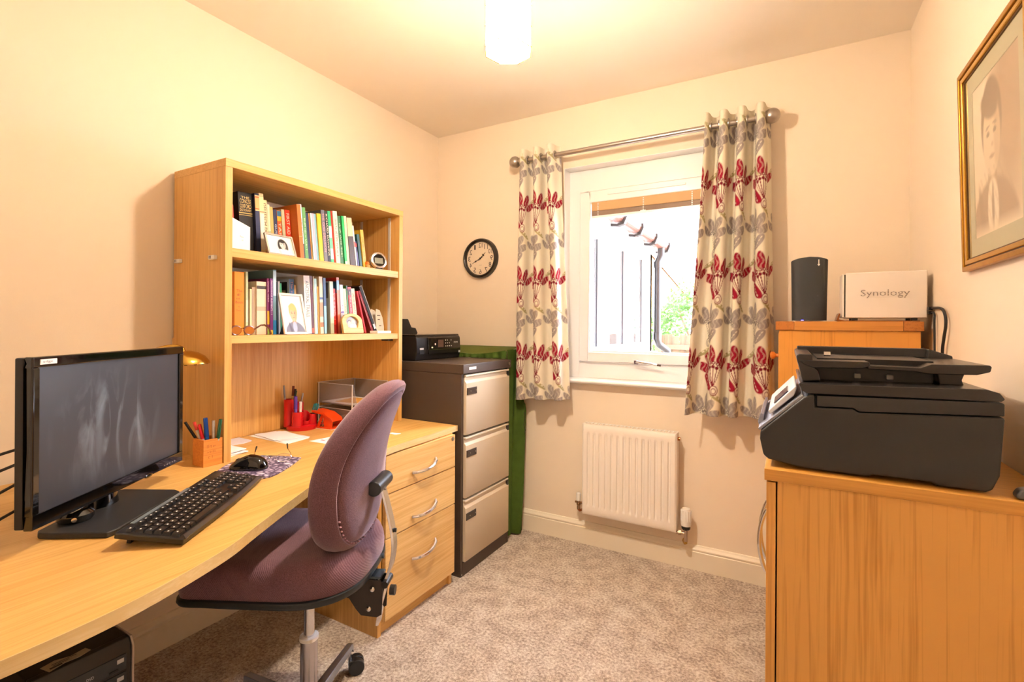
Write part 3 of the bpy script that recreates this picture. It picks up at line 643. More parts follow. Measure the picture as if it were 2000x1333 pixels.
LOWB = [
 (-1.5060,.0094,.2232,.0067,.25,.16,'#7ea9d6','thin blue and white book at the far left of the lower shelf',dict(bands=((.05,.2,'#d7e3f0'),(.4,.6,'#b9d2ea')))),
 (-1.4955,.0350,.2268,.0067,.27,.17,'#f08a1c','thick orange hardback at the left of the lower shelf',dict(title=[('The',.70,.010),('~.5',.64,.009),('~.6',.58,.009),('Book',.52,.010),('~.25',.45,.005),('~.6',.39,.006)],tcol='#9a4a10',horiz=True,soft=False)),
 (-1.4585,.0064,.2007,.0068,.24,.15,'#dcc9a0','very thin cream booklet beside the thick orange book',{}),
 (-1.4415,.0090,.2322,.0069,.25,.16,'#b7c49a','pale green tall thin book near the orange hardback',dict(bands=((.2,.55,'#e2ddc0'),))),
 (-1.4310,.0040,.1945,.0069,.24,.15,'#6a5040','slim brown booklet behind the sunglasses',{}),
 (-1.4258,.0079,.1695,.0069,.25,.15,'#e6cfa4','short cream book behind the sunglasses',{}),
 (-1.4173,.0148,.1777,.0069,.25,.15,'#b7a48e','short taupe book beside the wide beige binder',{}),
 (-1.4021,.0385,.1996,.0121,.255,.18,'#ddcdb4','wide beige binder with tiny marks on its spine',dict(bands=((.45,.53,'#bba98e'),(.86,.92,'#4a4038')))),
 (-1.3632,.0091,.2142,.0120,.26,.18,'#7c2a68','thin purple book with a yellow band beside the wide beige binder',dict(title='DIGITAL VIDEO',tcol='#f4d8ec',tfrac=.36,tpos=.76,bands=((.18,.42,'#d8b02c'),(.0,.12,'#7a9a3a')))),
 (-1.3539,.0112,.2141,.0121,.265,.19,'#6a2a78','purple book with white capitals touching the large blue grey hardback',dict(title='PHOTOSHOP ELEMENTS 11',tcol='#f2e4f4',tfrac=.6,tpos=.66,bands=((.0,.08,'#d0a830'),))),
 (-1.3420,.0140,.2488,.0124,.265,.21,'#6f97a8','large blue grey hardback taller than the purple books',dict(soft=False,bands=((.0,.22,'#1f78b4'),(.6,.98,'#b5cfdc')))),
 (-1.2773,.0056,.2097,.0288,.20,.15,'#3a3434','thin dark booklet behind the white portrait photo frame',{}),
 (-1.2712,.0063,.2123,.0287,.20,.15,'#e6e2da','thin white booklet behind the white portrait photo frame',{}),
 (-1.2644,.0087,.2054,.0295,.20,.15,'#2fae6e','thin bright green booklet behind the portrait photo frame',{}),
 (-1.2267,.0225,.2248,.0389,.21,.17,'#5f8cd0','blue book with a pink title and a face on its cover',dict(title='~',tcol='#f0b8cc',tfrac=.5,tpos=.7,cover=((.0,1,.0,1,'#c9ccd2'),(.08,.5,.45,.95,'#3a3a40'),(.14,.42,.5,.8,'#d9b59a')))),
 (-1.2028,.0084,.2026,.0432,.21,.15,'#e2c69a','thin tan book right of the blue book',{}),
 (-1.1844,.0300,.2413,.0597,.25,.20,'#f0ebe4','broad white book with thin grey capitals, right of the portrait frame',dict(title='ANCESTRAL TRAILS',tcol='#6a7a80',tfrac=.62,tpos=.6)),
 (-1.1532,.0108,.2425,.0590,.25,.19,'#5e2028','tall dark maroon book beside the broad white book',dict(bands=((.02,.1,'#c05a3a'),))),
 (-1.1410,.0030,.2422,.0450,.25,.18,'#e9e6d8','very thin white booklet beside the maroon book',{}),
 (-1.1370,.0122,.2328,.0420,.25,.18,'#a9d8d6','pale aqua book left of the tan patterned books',{}),
 (-1.1225,.0066,.2008,.0466,.25,.16,'#e0b068','thin short tan book beside the pale aqua book',{}),
 (-1.1155,.0172,.2433,.0443,.255,.18,'#e8cfae','tan book with brown figures printed on its spine',dict(bands=((.30,.55,'#b98a62'),(.12,.2,'#c7713e'),(.6,.64,'#4a5a88')))),
 (-1.0951,.0132,.2389,.0413,.255,.18,'#2c4a7c','dark blue book with a pale blue spine foot',dict(bands=((.0,.5,'#8fc3dc'),))),
 (-1.0659,.0185,.2267,.0440,.26,.20,'#c5d2c0','grey green book with a dark picture on its cover',dict(cover=((.0,1,.0,1,'#b9c4b4'),(.05,.95,.68,.98,'#5a5450')),bands=((.2,.7,'#e6efe6'),))),
 (-1.0460,.0155,.1966,.0505,.255,.16,'#cf2f24','red book with white lettering on its spine',dict(title='~',tcol='#f6cfc4',tfrac=.6,tpos=.6,bands=((.02,.2,'#8a1f1a'),))),
 (-1.0255,.0140,.2471,.0560,.26,.21,'#e58a70','tall salmon book with a pale blue top',dict(bands=((.78,.95,'#8fc0dc'),),cover=((.0,1,.0,1,'#c03028'),(.0,1,.72,.93,'#1f4f78')))),
 (-1.0006,.0176,.2172,.0741,.255,.17,'#e9e4ee','white book with a purple foot beside the salmon book',dict(title='~',tcol='#4a3a8a',tfrac=.4,tpos=.4,bands=((.0,.45,'#5a3f98'),(.1,.42,'#e9e4ee')))),
 (-.9818,.0165,.2007,.0806,.255,.17,'#e9dcb8','cream book left of the thin green book',dict(title='~',tcol='#7a6a4a',tfrac=.6)),
 (-.9631,.0087,.2157,.0834,.255,.17,'#2f7a34','thin green book with a black top',dict(bands=((.9,.99,'#1a1a1a'),))),
 (-.9509,.0189,.2109,.0929,.255,.17,'#cf2430','red book with white marks along its edge',dict(title='~',tcol='#f2dcd4',tfrac=.8,bands=((.82,.95,'#3a1418'),))),
 (-.9260,.0218,.2051,.1341,.255,.17,'#e6d4b0','cream speckled book left of the leaning red folders',dict(title='~',tcol='#6a5a3a',tfrac=.8)),
]
prev = -9
for LST, S, G in ((TOPB, S1, GT), (LOWB, S2, GL)):
    prev = -9
    for (y0, t, h, th, xs, dp_, col, lab, kw) in LST:
        y0 = max(y0, prev+.0004); prev = y0+t/cos(th)
        book(y0, t, h, th, xs, S, dp_, col, lab, G, **kw)
# folders leaning to the left at the right end of the lower shelf
for (y0, t, h, th, col, nm, lab) in ((-.8640, .0090, .2002, .2771, '#c8303c', 'folder', 'slim red folder leaning on the cream speckled book'), (-.8200, .0130, .2140, .4306, '#7e1620', 'folder', 'dark red folder leaning between the red and black folders'), (-.8000, .0160, .2400, .4500, '#1a1a1d', 'folder', 'black folder with pale edges leaning at the right')):
    f = thing(nm, lab, 'folder', (.255, y0, S2+.0004), (th, 0, 0), 'leaning folders on the lower shelf')
    lpart('cover', MB().box(-.0015, 0, 0, t, 0, h).box(-.18, -.0015, 0, .0015, 0, h).box(-.18, -.0015, t-.0015, t, 0, h), mat('folder_'+col.strip('#'), col, .6), f, bevel=.0004, seg=1)
    lpart('pages', MB().box(-.175, -.0015, .0016, t-.0016, .004, h-.004), M_pages, f)
    if col == '#1a1a1d':
        lpart('edge_trim', MB().box(-.0004, .0006, t-.0012, t+.0004, 0, h).box(-.0004, .0006, 0, t, h-.0012, h+.0003), M_paper, f)
        lpart('spine_label', MB().box(0, .0006, .003, t-.003, .02, .045), M_paper, f)
    elif col == '#7e1620':
        lpart('spine_line', MB().box(0, .0005, .003, .0045, .03, h-.03), mat('ink_pale_pink', '#d99a9a', .5), f)

# white fan shaped letter rack and notelets
lr = thing('letter_rack', 'white curved letter rack at the right end of the lower shelf', 'letter rack', (.25, -.765, S2))
for k in range(3):
    x = .17+k*.035
    prof = [(-.780, S2+.001), (-.730, S2+.001), (-.730, S2+.03), (-.740, S2+.075), (-.760, S2+.112), (-.783, S2+.118), (-.788, S2+.10)]
    part('divider', MB().prism(prof, x, x+.004, 'x') if False else MB().prism([(a, b) for a, b in prof], x, x+.004, 'x'), M_white, lr, bevel=.001)
part('base', MB().box(.165, .25, -.780, -.730, S2, S2+.004), M_white, lr)
for a, b, z in ((-.778, -.758, .085), (-.773, -.760, .065), (-.763, -.750, .035)): part('slot', MB().box(.244, .2452, a, b, S2+z, S2+z+.003), M_black, lr)
solo('notelets', MB().box(.265, .315, -.845, -.755, S2+.0005, S2+.012), M_paper, 'small white stack of notelets lying at the shelf right end', 'notelets', (.29, -.80, S2), bevel=.001)

# white folded card
cdm = thing('greeting_card', 'white folded card with pencil note at the left of the top shelf', 'card', (.30, -1.49, S1))
part('front_leaf', MB().prism([(-1.532, S1), (-1.460, S1), (-1.460, S1+.087), (-1.532, S1+.113)], .300, .3012, 'x'), M_paper, cdm)
part('back_leaf', MB().add([(.3006, -1.460, S1), (.27, -1.448, S1), (.27, -1.448, S1+.082), (.3006, -1.460, S1+.087), (.2998, -1.4606, S1), (.2692, -1.4486, S1), (.2692, -1.4486, S1+.082), (.2998, -1.4606, S1+.087)], [(0, 1, 2, 3), (4, 7, 6, 5), (0, 4, 5, 1), (1, 5, 6, 2), (2, 6, 7, 3), (3, 7, 4, 0)]), mat('card_cream', '#efdcc0', .8), cdm)
def wtext(name, s, m, parent, w, h, o, x, y, **k):
    M = INV[parent.name] @ frame(o, x, y)
    return text(name, s, m, parent, w, h, M, **k)
M_ink = mat('pencil_ink', '#5c5a5e', .6)
marks('handwriting', M_ink, cdm, .018, .005, INV[cdm.name] @ frame((.3012, -1.488, S1+.048), (0, 1, -.15), (0, 0, 1)), 5, words=1)
marks('handwriting', M_ink, cdm, .010, .004, INV[cdm.name] @ frame((.3012, -1.486, S1+.036), (0, 1, -.15), (0, 0, 1)), 8, words=1)
# ------------------------------------------------------------------ small portraits (prints)
def mixm(C, mask, col):
    m = np.clip(mask, 0, 1)[..., None]; return C*(1-m)+np.array(col)*m
def ell(a, b, ca, cb, ra, rb, soft=.12, rot=0):
    da, db = a-ca, b-cb
    x = da*cos(rot)+db*sin(rot); y = -da*sin(rot)+db*cos(rot)
    d = np.sqrt((x/ra)**2+(y/rb)**2); return np.clip((1-d)/soft+.5, 0, 1)
def portrait(a, b, pal, hair_long=False, head=(.5, .62), hs=1., seed=0, clothes=True):
    """a simple head-and-shoulders picture; a right 0..1, b up 0..1"""
    C = np.ones(a.shape+(3,))*np.array(pal['bg'])
    hx, hy = head
    if 'bg2' in pal: C = mixm(C, ell(a, b, hx+.35, hy+.1, .35, .6, .9), pal['bg2'])
    if hair_long: C = mixm(C, ell(a, b, hx, hy-.10*hs, .27*hs, .40*hs, .1), pal['hair'])
    C = mixm(C, ell(a, b, hx, hy-.62*hs, .46*hs, .38*hs, .08), pal['cloth'])
    C = mixm(C, ell(a, b, hx, hy-.26*hs, .085*hs, .16*hs, .2), pal['skin2'])
    C = mixm(C, ell(a, b, hx, hy-.40*hs, .10*hs, .16*hs, .15), pal['shirt'])
    C = mixm(C, ell(a, b, hx-.18*hs, hy-.5*hs, .05*hs, .25*hs, .4, .3), pal['cloth2'])
    C = mixm(C, ell(a, b, hx, hy+.06*hs, .19*hs, .235*hs, .1), pal['hair'])
    C = mixm(C, ell(a, b, hx, hy-.02*hs, .155*hs, .215*hs, .1), pal['skin'])
    C = mixm(C, ell(a, b, hx+.10*hs, hy-.04*hs, .06*hs, .18*hs, .6)*.5, pal['skin2'])
    C = mixm(C, ell(a, b, hx-.03*hs, hy+.155*hs, .16*hs, .075*hs, .25, -.25), pal['hair'])
    for sx in (-1, 1):
        C = mixm(C, ell(a, b, hx+sx*.062*hs, hy+.0*hs, .030*hs, .014*hs, .4), pal['dark'])
        C = mixm(C, ell(a, b, hx+sx*.064*hs, hy+.038*hs, .040*hs, .008*hs, .6, sx*-.12)*.8, pal['dark'])
    C = mixm(C, ell(a, b, hx+.012*hs, hy-.065*hs, .020*hs, .012*hs, .5)*.6, pal['skin2'])
    C = mixm(C, ell(a, b, hx, hy-.125*hs, .048*hs, .011*hs, .5)*.8, pal['lip'])
    return C
def sr(h): return np.array(hexc(h))
M_print = attr_mat('photo_print', .25, .4)
def print_plane(name, fn, nu, nv, o, ex, ey, parent, m=None):
    """o lower-left corner, ex right edge vector, ey up edge vector (world)"""
    a, b = np.meshgrid(np.linspace(0, 1, nu+1), np.linspace(0, 1, nv+1))
    C = fn(a, b)
    P = np.array(o)+a[..., None]*np.array(ex)+b[..., None]*np.array(ey)
    I = np.array(INV[parent.name]); P = P @ I[:3, :3].T + I[:3, 3]
    return painted(name, P, C, nu, nv, m or M_print, parent)
def easel_frame(name, label, y0, y1, z, h, xb, lean, border, fcol, fn, rough=.3, metal=0, nu=44, nv=56):
    w = y1-y0; t = .009; up_ = t*sin(lean)+.0006
    fr = thing(name, label, 'photo frame', (xb, (y0+y1)/2, z+up_), (0, -lean, 0))
    mf = mat('frame_'+fcol.strip('#'), fcol, rough, metal=metal)
    y0, y1 = -w/2, w/2
    lpart('frame', MB().box(-t, 0, y0, y0+border, 0, h).box(-t, 0, y1-border, y1, 0, h).box(-t, 0, y0+border, y1-border, 0, border).box(-t, 0, y0+border, y1-border, h-border, h), mf, fr, bevel=.0015)
    lpart('backing', MB().box(-t, -t+.003, y0+border*.8, y1-border*.8, border*.8, h-border*.8), M_blackm, fr)
    # strut: from the back of the frame down to the shelf
    zt = h*.62
    top = Vector((-t, 0, zt)); foot = Vector((-.055, 0, 0)); foot.z = foot.x*math.tan(lean)*-1*0 + 0.0
    R = Matrix.Rotation(lean, 3, 'Y')
    wf = Vector((-zt*sin(lean)-.05, 0, -up_+.0006)); foot = R @ wf
    s = MB().add([top+Vector((0, -.018, 0)), top+Vector((0, .018, 0)), foot+Vector((0, .022, 0)), foot+Vector((0, -.022, 0)), top+Vector((-.003, -.018, 0)), top+Vector((-.003, .018, 0)), foot+Vector((-.003, .022, 0)), foot+Vector((-.003, -.022, 0))], [(0, 1, 2, 3), (4, 7, 6, 5), (0, 4, 5, 1), (1, 5, 6, 2), (2, 6, 7, 3), (3, 7, 4, 0)])
    lpart('strut', s, M_blackm, fr)
    a, b = np.meshgrid(np.linspace(0, 1, nu+1), np.linspace(0, 1, nv+1))
    P = np.stack([np.full(a.shape, -t+.0045), y0+border*.9+a*(w-1.8*border), border*.9+b*(h-1.8*border)], -1)
    painted('photo', P, fn(a, b), nu, nv, M_print, fr)
    return fr
bw = dict(bg=sr('#eceae8'), hair=sr('#3b3838'), skin=sr('#dcd8d4'), skin2=sr('#a9a49f'), cloth=sr('#f2f0ee'), cloth2=sr('#dcd9d6'), shirt=sr('#f4f2f0'), dark=sr('#2c2a2a'), lip=sr('#6a6462'))
easel_frame('photo_frame', 'silver frame with a black and white photo of a long haired woman', -1.388, -1.268, S1, .087, .305, .36, .006, '#cfc7bd',
            lambda a, b: portrait((a-.5)*1.35+.5-.12, b, bw, True, (.5, .56), 1.0), .25, .6, 60, 44)
col = dict(bg=sr('#d9e2ec'), hair=sr('#d8b27a'), skin=sr('#e3b597'), skin2=sr('#c48f74'), cloth=sr('#7a7c92'), cloth2=sr('#5f6178'), shirt=sr('#a9b6d4'), dark=sr('#5a4238'), lip=sr('#b05c50'))
easel_frame('photo_frame', 'white upright frame with a colour photo of a fair haired woman', -1.322, -1.216, S2, .164, .308, .25, .0085, '#ece2d8',
            lambda a, b: portrait(a, b*1.12, col, False, (.5, .58), 1.05), .3, .2, 48, 64)
# arched wooden frame with an oval picture of a couple
yc = -.977
af = thing('photo_frame', 'small arched wooden frame with an oval photo of a couple', 'photo frame', (.305, yc, S2+.0032), (0, -.2, 0))
op = [(-.056, 0), (.056, 0), (.058, .004), (.058, .055)]+[(.058*cos(t)-.0, .055+.034*sin(t)) for t in [pi*i/14 for i in range(1, 14)]]+[(-.058, .055), (-.058, .004)]
n = len(op); inn = []
for (y, z) in op:
    a = math.atan2((z-.046)/.030, y/.036); inn.append((.036*cos(a), .046+.030*sin(a)))
k = MB(); F0, F1 = 0, -.012
k.add([(F0, y, z) for y, z in op]+[(F0, y, z) for y, z in inn]+[(F1, y, z) for y, z in op]+[(F1, y, z) for y, z in inn],
      [(i, (i+1) % n, n+(i+1) % n, n+i) for i in range(n)]+[(2*n+i, 3*n+i, 3*n+(i+1) % n, 2*n+(i+1) % n) for i in range(n)]+[(i, 2*n+i, 2*n+(i+1) % n, (i+1) % n) for i in range(n)]+[(n+i, n+(i+1) % n, 3*n+(i+1) % n, 3*n+i) for i in range(n)])
lpart('frame', k, wood('frame_wood', '#e0bd7a', '#c89a52', 'y'), af, bevel=.0015, smooth=True)
lpart('backing', MB().box(-.0125, -.0095, -.04, .04, .012, .08), mat('purple_back', '#4a2038', .8), af)
lpart('strut', MB().box(-.05, -.0125, -.016, .016, .0085, .020), mat('purple_back', '#4a2038', .8), af)
def couple(a, b):
    C = np.ones(a.shape+(3,))*sr('#8a8280')
    for cx, cb, hair, cloth in ((.36, .52, '#3a2c28', '#c98a86'), (.64, .60, '#b98e58', '#eceaf0')):
        C = mixm(C, ell(a, b, cx, cb-.42, .26, .3, .1), sr(cloth)); C = mixm(C, ell(a, b, cx, cb+.03, .16, .2, .1), sr(hair)); C = mixm(C, ell(a, b, cx, cb-.03, .125, .165, .1), sr('#e0b090'))
        for sx in (-1, 1): C = mixm(C, ell(a, b, cx+sx*.05, cb, .02, .012, .4), sr('#4a3028'))
        C = mixm(C, ell(a, b, cx, cb-.1, .045, .012, .4), sr('#a85a50'))
    return C
a, b = np.meshgrid(np.linspace(0, 1, 41), np.linspace(0, 1, 37))
painted('photo', np.stack([np.full(a.shape, -.009), -.0375+.075*a, .014+.064*b], -1), couple(a, b), 40, 36, M_print, af)

# digital alarm clock
ac = thing('alarm_clock', 'round silver digital alarm clock at the right of the top shelf', 'clock', (.285, -.815, S1), (0, 0, radians(-18)))
Rc = Matrix.Rotation(pi/2, 3, 'Y') @ Matrix.Identity(3)
Rt = Matrix.Rotation(radians(-12), 3, 'Y') @ Rc
cc = (0, 0, .0445)
lpart('body', MB().lathe([(0, -.028), (.026, -.028), (.034, -.02), (.038, -.006), (.040, .004), (0, .004)], 32, cc, Rt), M_blackm, ac)
lpart('bezel', MB().lathe([(.030, .012), (.033, .0135), (.039, .0115), (.043, .005), (.042, -.002), (.036, -.004), (.030, .006), (.030, .012)], 40, cc, Rt), mat('satin_silver', '#d9d4d2', .22, metal=.9), ac)
lpart('face', MB().lathe([(0, .009), (.031, .009), (.031, .004), (0, .004)], 32, cc, Rt), M_gloss_black, ac)
q = [Vector(cc)+Rt @ Vector(p) for p in ((.016, -.021, .0095), (.016, .021, .0095), (-.012, .021, .0095), (-.012, -.021, .0095))]
lpart('display', MB().add(q+[p-(Rt @ Vector((0, 0, .002))) for p in q], [(0, 1, 2, 3), (4, 7, 6, 5), (0, 4, 5, 1), (1, 5, 6, 2), (2, 6, 7, 3), (3, 7, 4, 0)]), mat('lcd_grey', '#8b8d80', .3), ac)
lpart('foot', MB().box(-.02, .02, -.018, .018, 0, .006), M_blackm, ac)
or_ = thing('ornament', 'tiny orange and tan ornament beside the alarm clock', 'ornament', (.27, -.866, S1))
part('body', MB().sphere((.27, -.866, S1+.012), .012, 14, 10), mat('tan_clay', '#c99a5a', .5), or_)
part('head', MB().sphere((.268, -.868, S1+.028), .009, 14, 10), mat('orange_clay', '#e0661c', .5), or_)

# brown sunglasses on the lower shelf
sg = thing('sunglasses', 'brown sunglasses lying at the left end of the lower shelf', 'sunglasses', (.31, -1.50, S2))
M_tort = mat('tortoiseshell', '#5a2c14', .15, coat=.5, var=.5, vscale=60)
for yc_ in (-1.515, -1.468):
    pts = [(.312-.004*cos(t), yc_+.021*cos(t), S2+.018+.0155*sin(t)) for t in [2*pi*i/18 for i in range(18)]]
    part('rim', MB().tube(pts, .0022, 6, closed=True), M_tort, sg)
    part('lens', MB().lathe([(0, 0), (.0195, 0), (.0195, .0012), (0, .0012)], 20, (.3115, yc_, S2+.018), Matrix.Rotation(pi/2, 3, 'Y') @ Matrix.Diagonal((.74, 1, 1))), mat('amber_lens', '#a8652a', .08, coat=.4), sg)
part('bridge', MB().tube([(.312, -1.495, S2+.024), (.314, -1.4915, S2+.027), (.312, -1.488, S2+.024)], .002, 6), M_brass, sg)
part('arm', MB().tube([(.311, -1.447, S2+.022), (.306, -1.42, S2+.036), (.298, -1.40, S2+.037), (.288, -1.375, S2+.025), (.282, -1.363, S2+.004)], [.0028, .0028, .003, .0032, .0036], 8), M_tort, sg)
part('arm', MB().tube([(.311, -1.536, S2+.022), (.285, -1.538, S2+.02), (.268, -1.536, S2+.012), (.262, -1.532, S2+.004)], [.0028, .0028, .003, .0034], 8), M_tort, sg)

# ------------------------------------------------------------------ wall clock with reversed numerals
ck = thing('wall_clock', 'round black wall clock with mirrored numerals', 'clock', (.341, 0, 1.595))
RY = Matrix.Rotation(pi/2, 3, 'X')   # local z -> -y
CC = (.341, 0, 1.595)
part('bezel', MB().lathe([(.100, .012), (.104, .026), (.110, .030), (.118, .027), (.123, .016), (.123, .001), (.10, .001), (.10, .012)], 56, CC, RY), mat('clock_black', '#221a16', .25), ck)
part('dial', MB().lathe([(0, .012), (.1005, .012), (.1005, .001), (0, .001)], 48, CC, RY), mat('dial_cream', '#f0dfc8', .5), ck)
M_num = mat('numeral_ink', '#2c211a', .5)
for h in range(1, 13):
    a = radians(30*h); o = (CC[0]-.081*sin(a), -.0126, CC[2]+.081*cos(a))
    wtext('numeral', str(h), M_num, ck, .011 if h in (1,) else (.018 if h < 10 else .026), .030, o, (1, 0, 0), (0, 0, 1), mirror=True)
marks('maker_mark', M_num, ck, .022, .0032, INV[ck.name] @ frame((CC[0]+.002, -.0126, CC[2]-.041), (1, 0, 0), (0, 0, 1)), 3, words=1)
def hand(ang, L, w, blob):
    d = Vector((-sin(ang), 0, cos(ang))); e = Vector((cos(ang), 0, sin(ang))); c0 = Vector((CC[0], -.0145, CC[2]))
    m = MB(); pts = [(-.018, w*.6), (.0, w), (L*.45, w*.8), (L*.5, blob), (L*.58, blob), (L*.64, w*.7), (L, w*.2)]
    P = [c0+d*s+e*q for s, q in pts]+[c0+d*s-e*q for s, q in reversed(pts)]
    k = len(P); m.add(P+[p+Vector((0, .001, 0)) for p in P], [tuple(range(k)), tuple(range(2*k-1, k-1, -1))]+[(i, k+i, k+(i+1) % k, (i+1) % k) for i in range(k)])
    return m
part('minute_hand', hand(radians(117), .072, .0028, .005), M_num, ck)
part('hour_hand', hand(radians(-46), .052, .003, .0085), M_num, ck)
part('hub', MB().cyl((CC[0], -.0125, CC[2]), (CC[0], -.017, CC[2]), .006, n=16), M_num, ck)
part('glass', MB().lathe([(0, .020), (.101, .020), (.101, .0205), (0, .0205)], 40, CC, RY), glass_mat('clock_glass', (1, 1, 1), .02), ck)

# ------------------------------------------------------------------ curtain pole and curtains
RODY, RODZ = -.1, 2.113
rod = thing('curtain_pole', 'brushed steel curtain pole with ball ends above the window', 'curtain pole', (1.27, RODY, RODZ))
part('pole', MB().cyl((.64, RODY, RODZ), (1.90, RODY, RODZ), .0125, n=20), M_steel, rod)
for x, s in ((.628, -1), (1.918, 1)):
    part('finial', MB().sphere((x, RODY, RODZ), .033, 28, 18).cyl((x-s*.045, RODY, RODZ), (x-s*.028, RODY, RODZ), .017, n=18), M_steel, rod)
for x in (.70, 1.87):
    part('bracket', MB().cyl((x, 0, RODZ-.005), (x, RODY, RODZ-.005), .007, n=12).cyl((x, 0, RODZ-.005), (x, -.008, RODZ-.005), .028, n=24).tube([(x, RODY+.018*cos(t), RODZ+.018*sin(t)) for t in [2*pi*i/16 for i in range(16)]], .004, 6, closed=True), M_steel, rod)

def cloth_print(u, v, PU=.2, U0=.0):
    C = np.ones(u.shape+(3,))*sr('#f1e9d6')
    weave = .5+.5*np.sin(u*2200)*np.sin(v*2200)
    PV = .415
    olive, olive2 = sr('#b3a777'), sr('#cbc2a0')
    def seg(x, y, x0, y0, x1, y1, r, soft=.0012):
        dx, dy = x1-x0, y1-y0; t = np.clip(((x-x0)*dx+(y-y0)*dy)/(dx*dx+dy*dy), 0, 1)
        d = np.hypot(x-x0-t*dx, y-y0-t*dy); return np.clip((r-d)/soft+.5, 0, 1)
    def el(x, y, cx, cy, ra, rb, rot, soft=.0022):
        return ell(x, y, cx, cy, ra, rb, soft/min(ra, rb), rot)
    def flower(C, x, y, main, line, mirror):
        if mirror: x = -x
        x = x/(1.15 if mirror else 1.32); y = y/(1.15 if mirror else 1.3)
        inb = (np.abs(x) < .1) & (np.abs(y) < .2)
        if not inb.any(): return C
        # petals
        stri = .72+.28*(np.sin(x*420+np.sin(y*160)*2) > -.35)
        for ang, r0, ra, rb in ((-64, .064, .031, .0165), (-34, .072, .033, .0165), (-6, .078, .034, .0155), (22, .074, .031, .0145), (47, .068, .027, .0125)):
            t = radians(90-ang); cx, cy = r0*cos(t), r0*sin(t)-.01
            C = mixm(C, el(x, y, cx, cy, ra, rb, t)*stri, main)
        # stamens: dots on stems
        for ang, rr in ((-48, .040), (-30, .043), (-13, .045), (4, .046), (21, .044), (38, .042), (-40, .028), (-18, .031), (4, .032), (26, .030)):
            t = radians(90-ang); cx, cy = rr*cos(t), rr*sin(t)-.006
            C = mixm(C, el(x, y, cx, cy, .0058, .0058, 0), line)
            if rr > .036: C = mixm(C, el(x, y, cx, cy, .0024, .0024, 0), sr('#f1e9d6'))
            C = mixm(C, seg(x, y, .004, -.046, cx, cy-.004, .0009), line)
        # lower side petal with flecks
        t = radians(132)
        m = el(x, y, -.030, -.030, .036, .0165, t); C = mixm(C, m, main)
        for k in range(4): C = mixm(C, el(x, y, -.045+.008*k, -.018-.011*k+.004, .0045, .0018, t), sr('#f1e9d6'))
        # seed pod rings
        for r, cc_ in ((.0145, line), (.0118, sr('#f1e9d6')), (.0085, line), (.0062, sr('#f1e9d6'))):
            C = mixm(C, el(x, y, .006, -.058-.002*(r < .01), r*.85, r*1.25, 0), cc_)
        return C
    def leaf(C, x, y, cx, cy, L, wd, rot, c1, c2):
        C = mixm(C, el(x, y, cx, cy, L, wd, rot), c1)
        xx = (x-cx)*cos(rot)+(y-cy)*sin(rot); yy = -(x-cx)*sin(rot)+(y-cy)*cos(rot)
        inside = ((xx/L)**2+(yy/wd)**2 < .72) & (yy > 0) & (np.sin(xx*330) > -.1)
        C = mixm(C, inside*.85, sr('#f1e9d6')); C = mixm(C, el(x, y, cx, cy, L*.95, .0012, rot), c2)
        return C
    for (ou, ov, main, line, mir) in ((U0, 1.385, sr('#9c1430'), sr('#7c0f28'), False), (U0-.30*PU, 1.5925, sr('#a59a96'), sr('#857b78'), True)):
        x = (u-ou+PU/2) % PU-PU/2; y = (v-ov+PV/2) % PV-PV/2
        sgn = -1 if mir else 1
        C = leaf(C, x*sgn, y, .026, -.112, .036, .010, radians(-34), olive, olive2*.8)
        C = leaf(C, x*sgn, y, -.018, -.142, .032, .009, radians(214), olive2, olive)
        C = mixm(C, seg(x*sgn, y, .006, -.075, .002, -.165, .0011), olive2)
        C2 = flower(C, x, y, main, line, mir); C = C2 if mir else np.where((v < 2.09)[..., None], C2, C)
    return C
M_curt = attr_mat('printed_curtain_cloth', .8, .15, .15, 900, trans=.18)
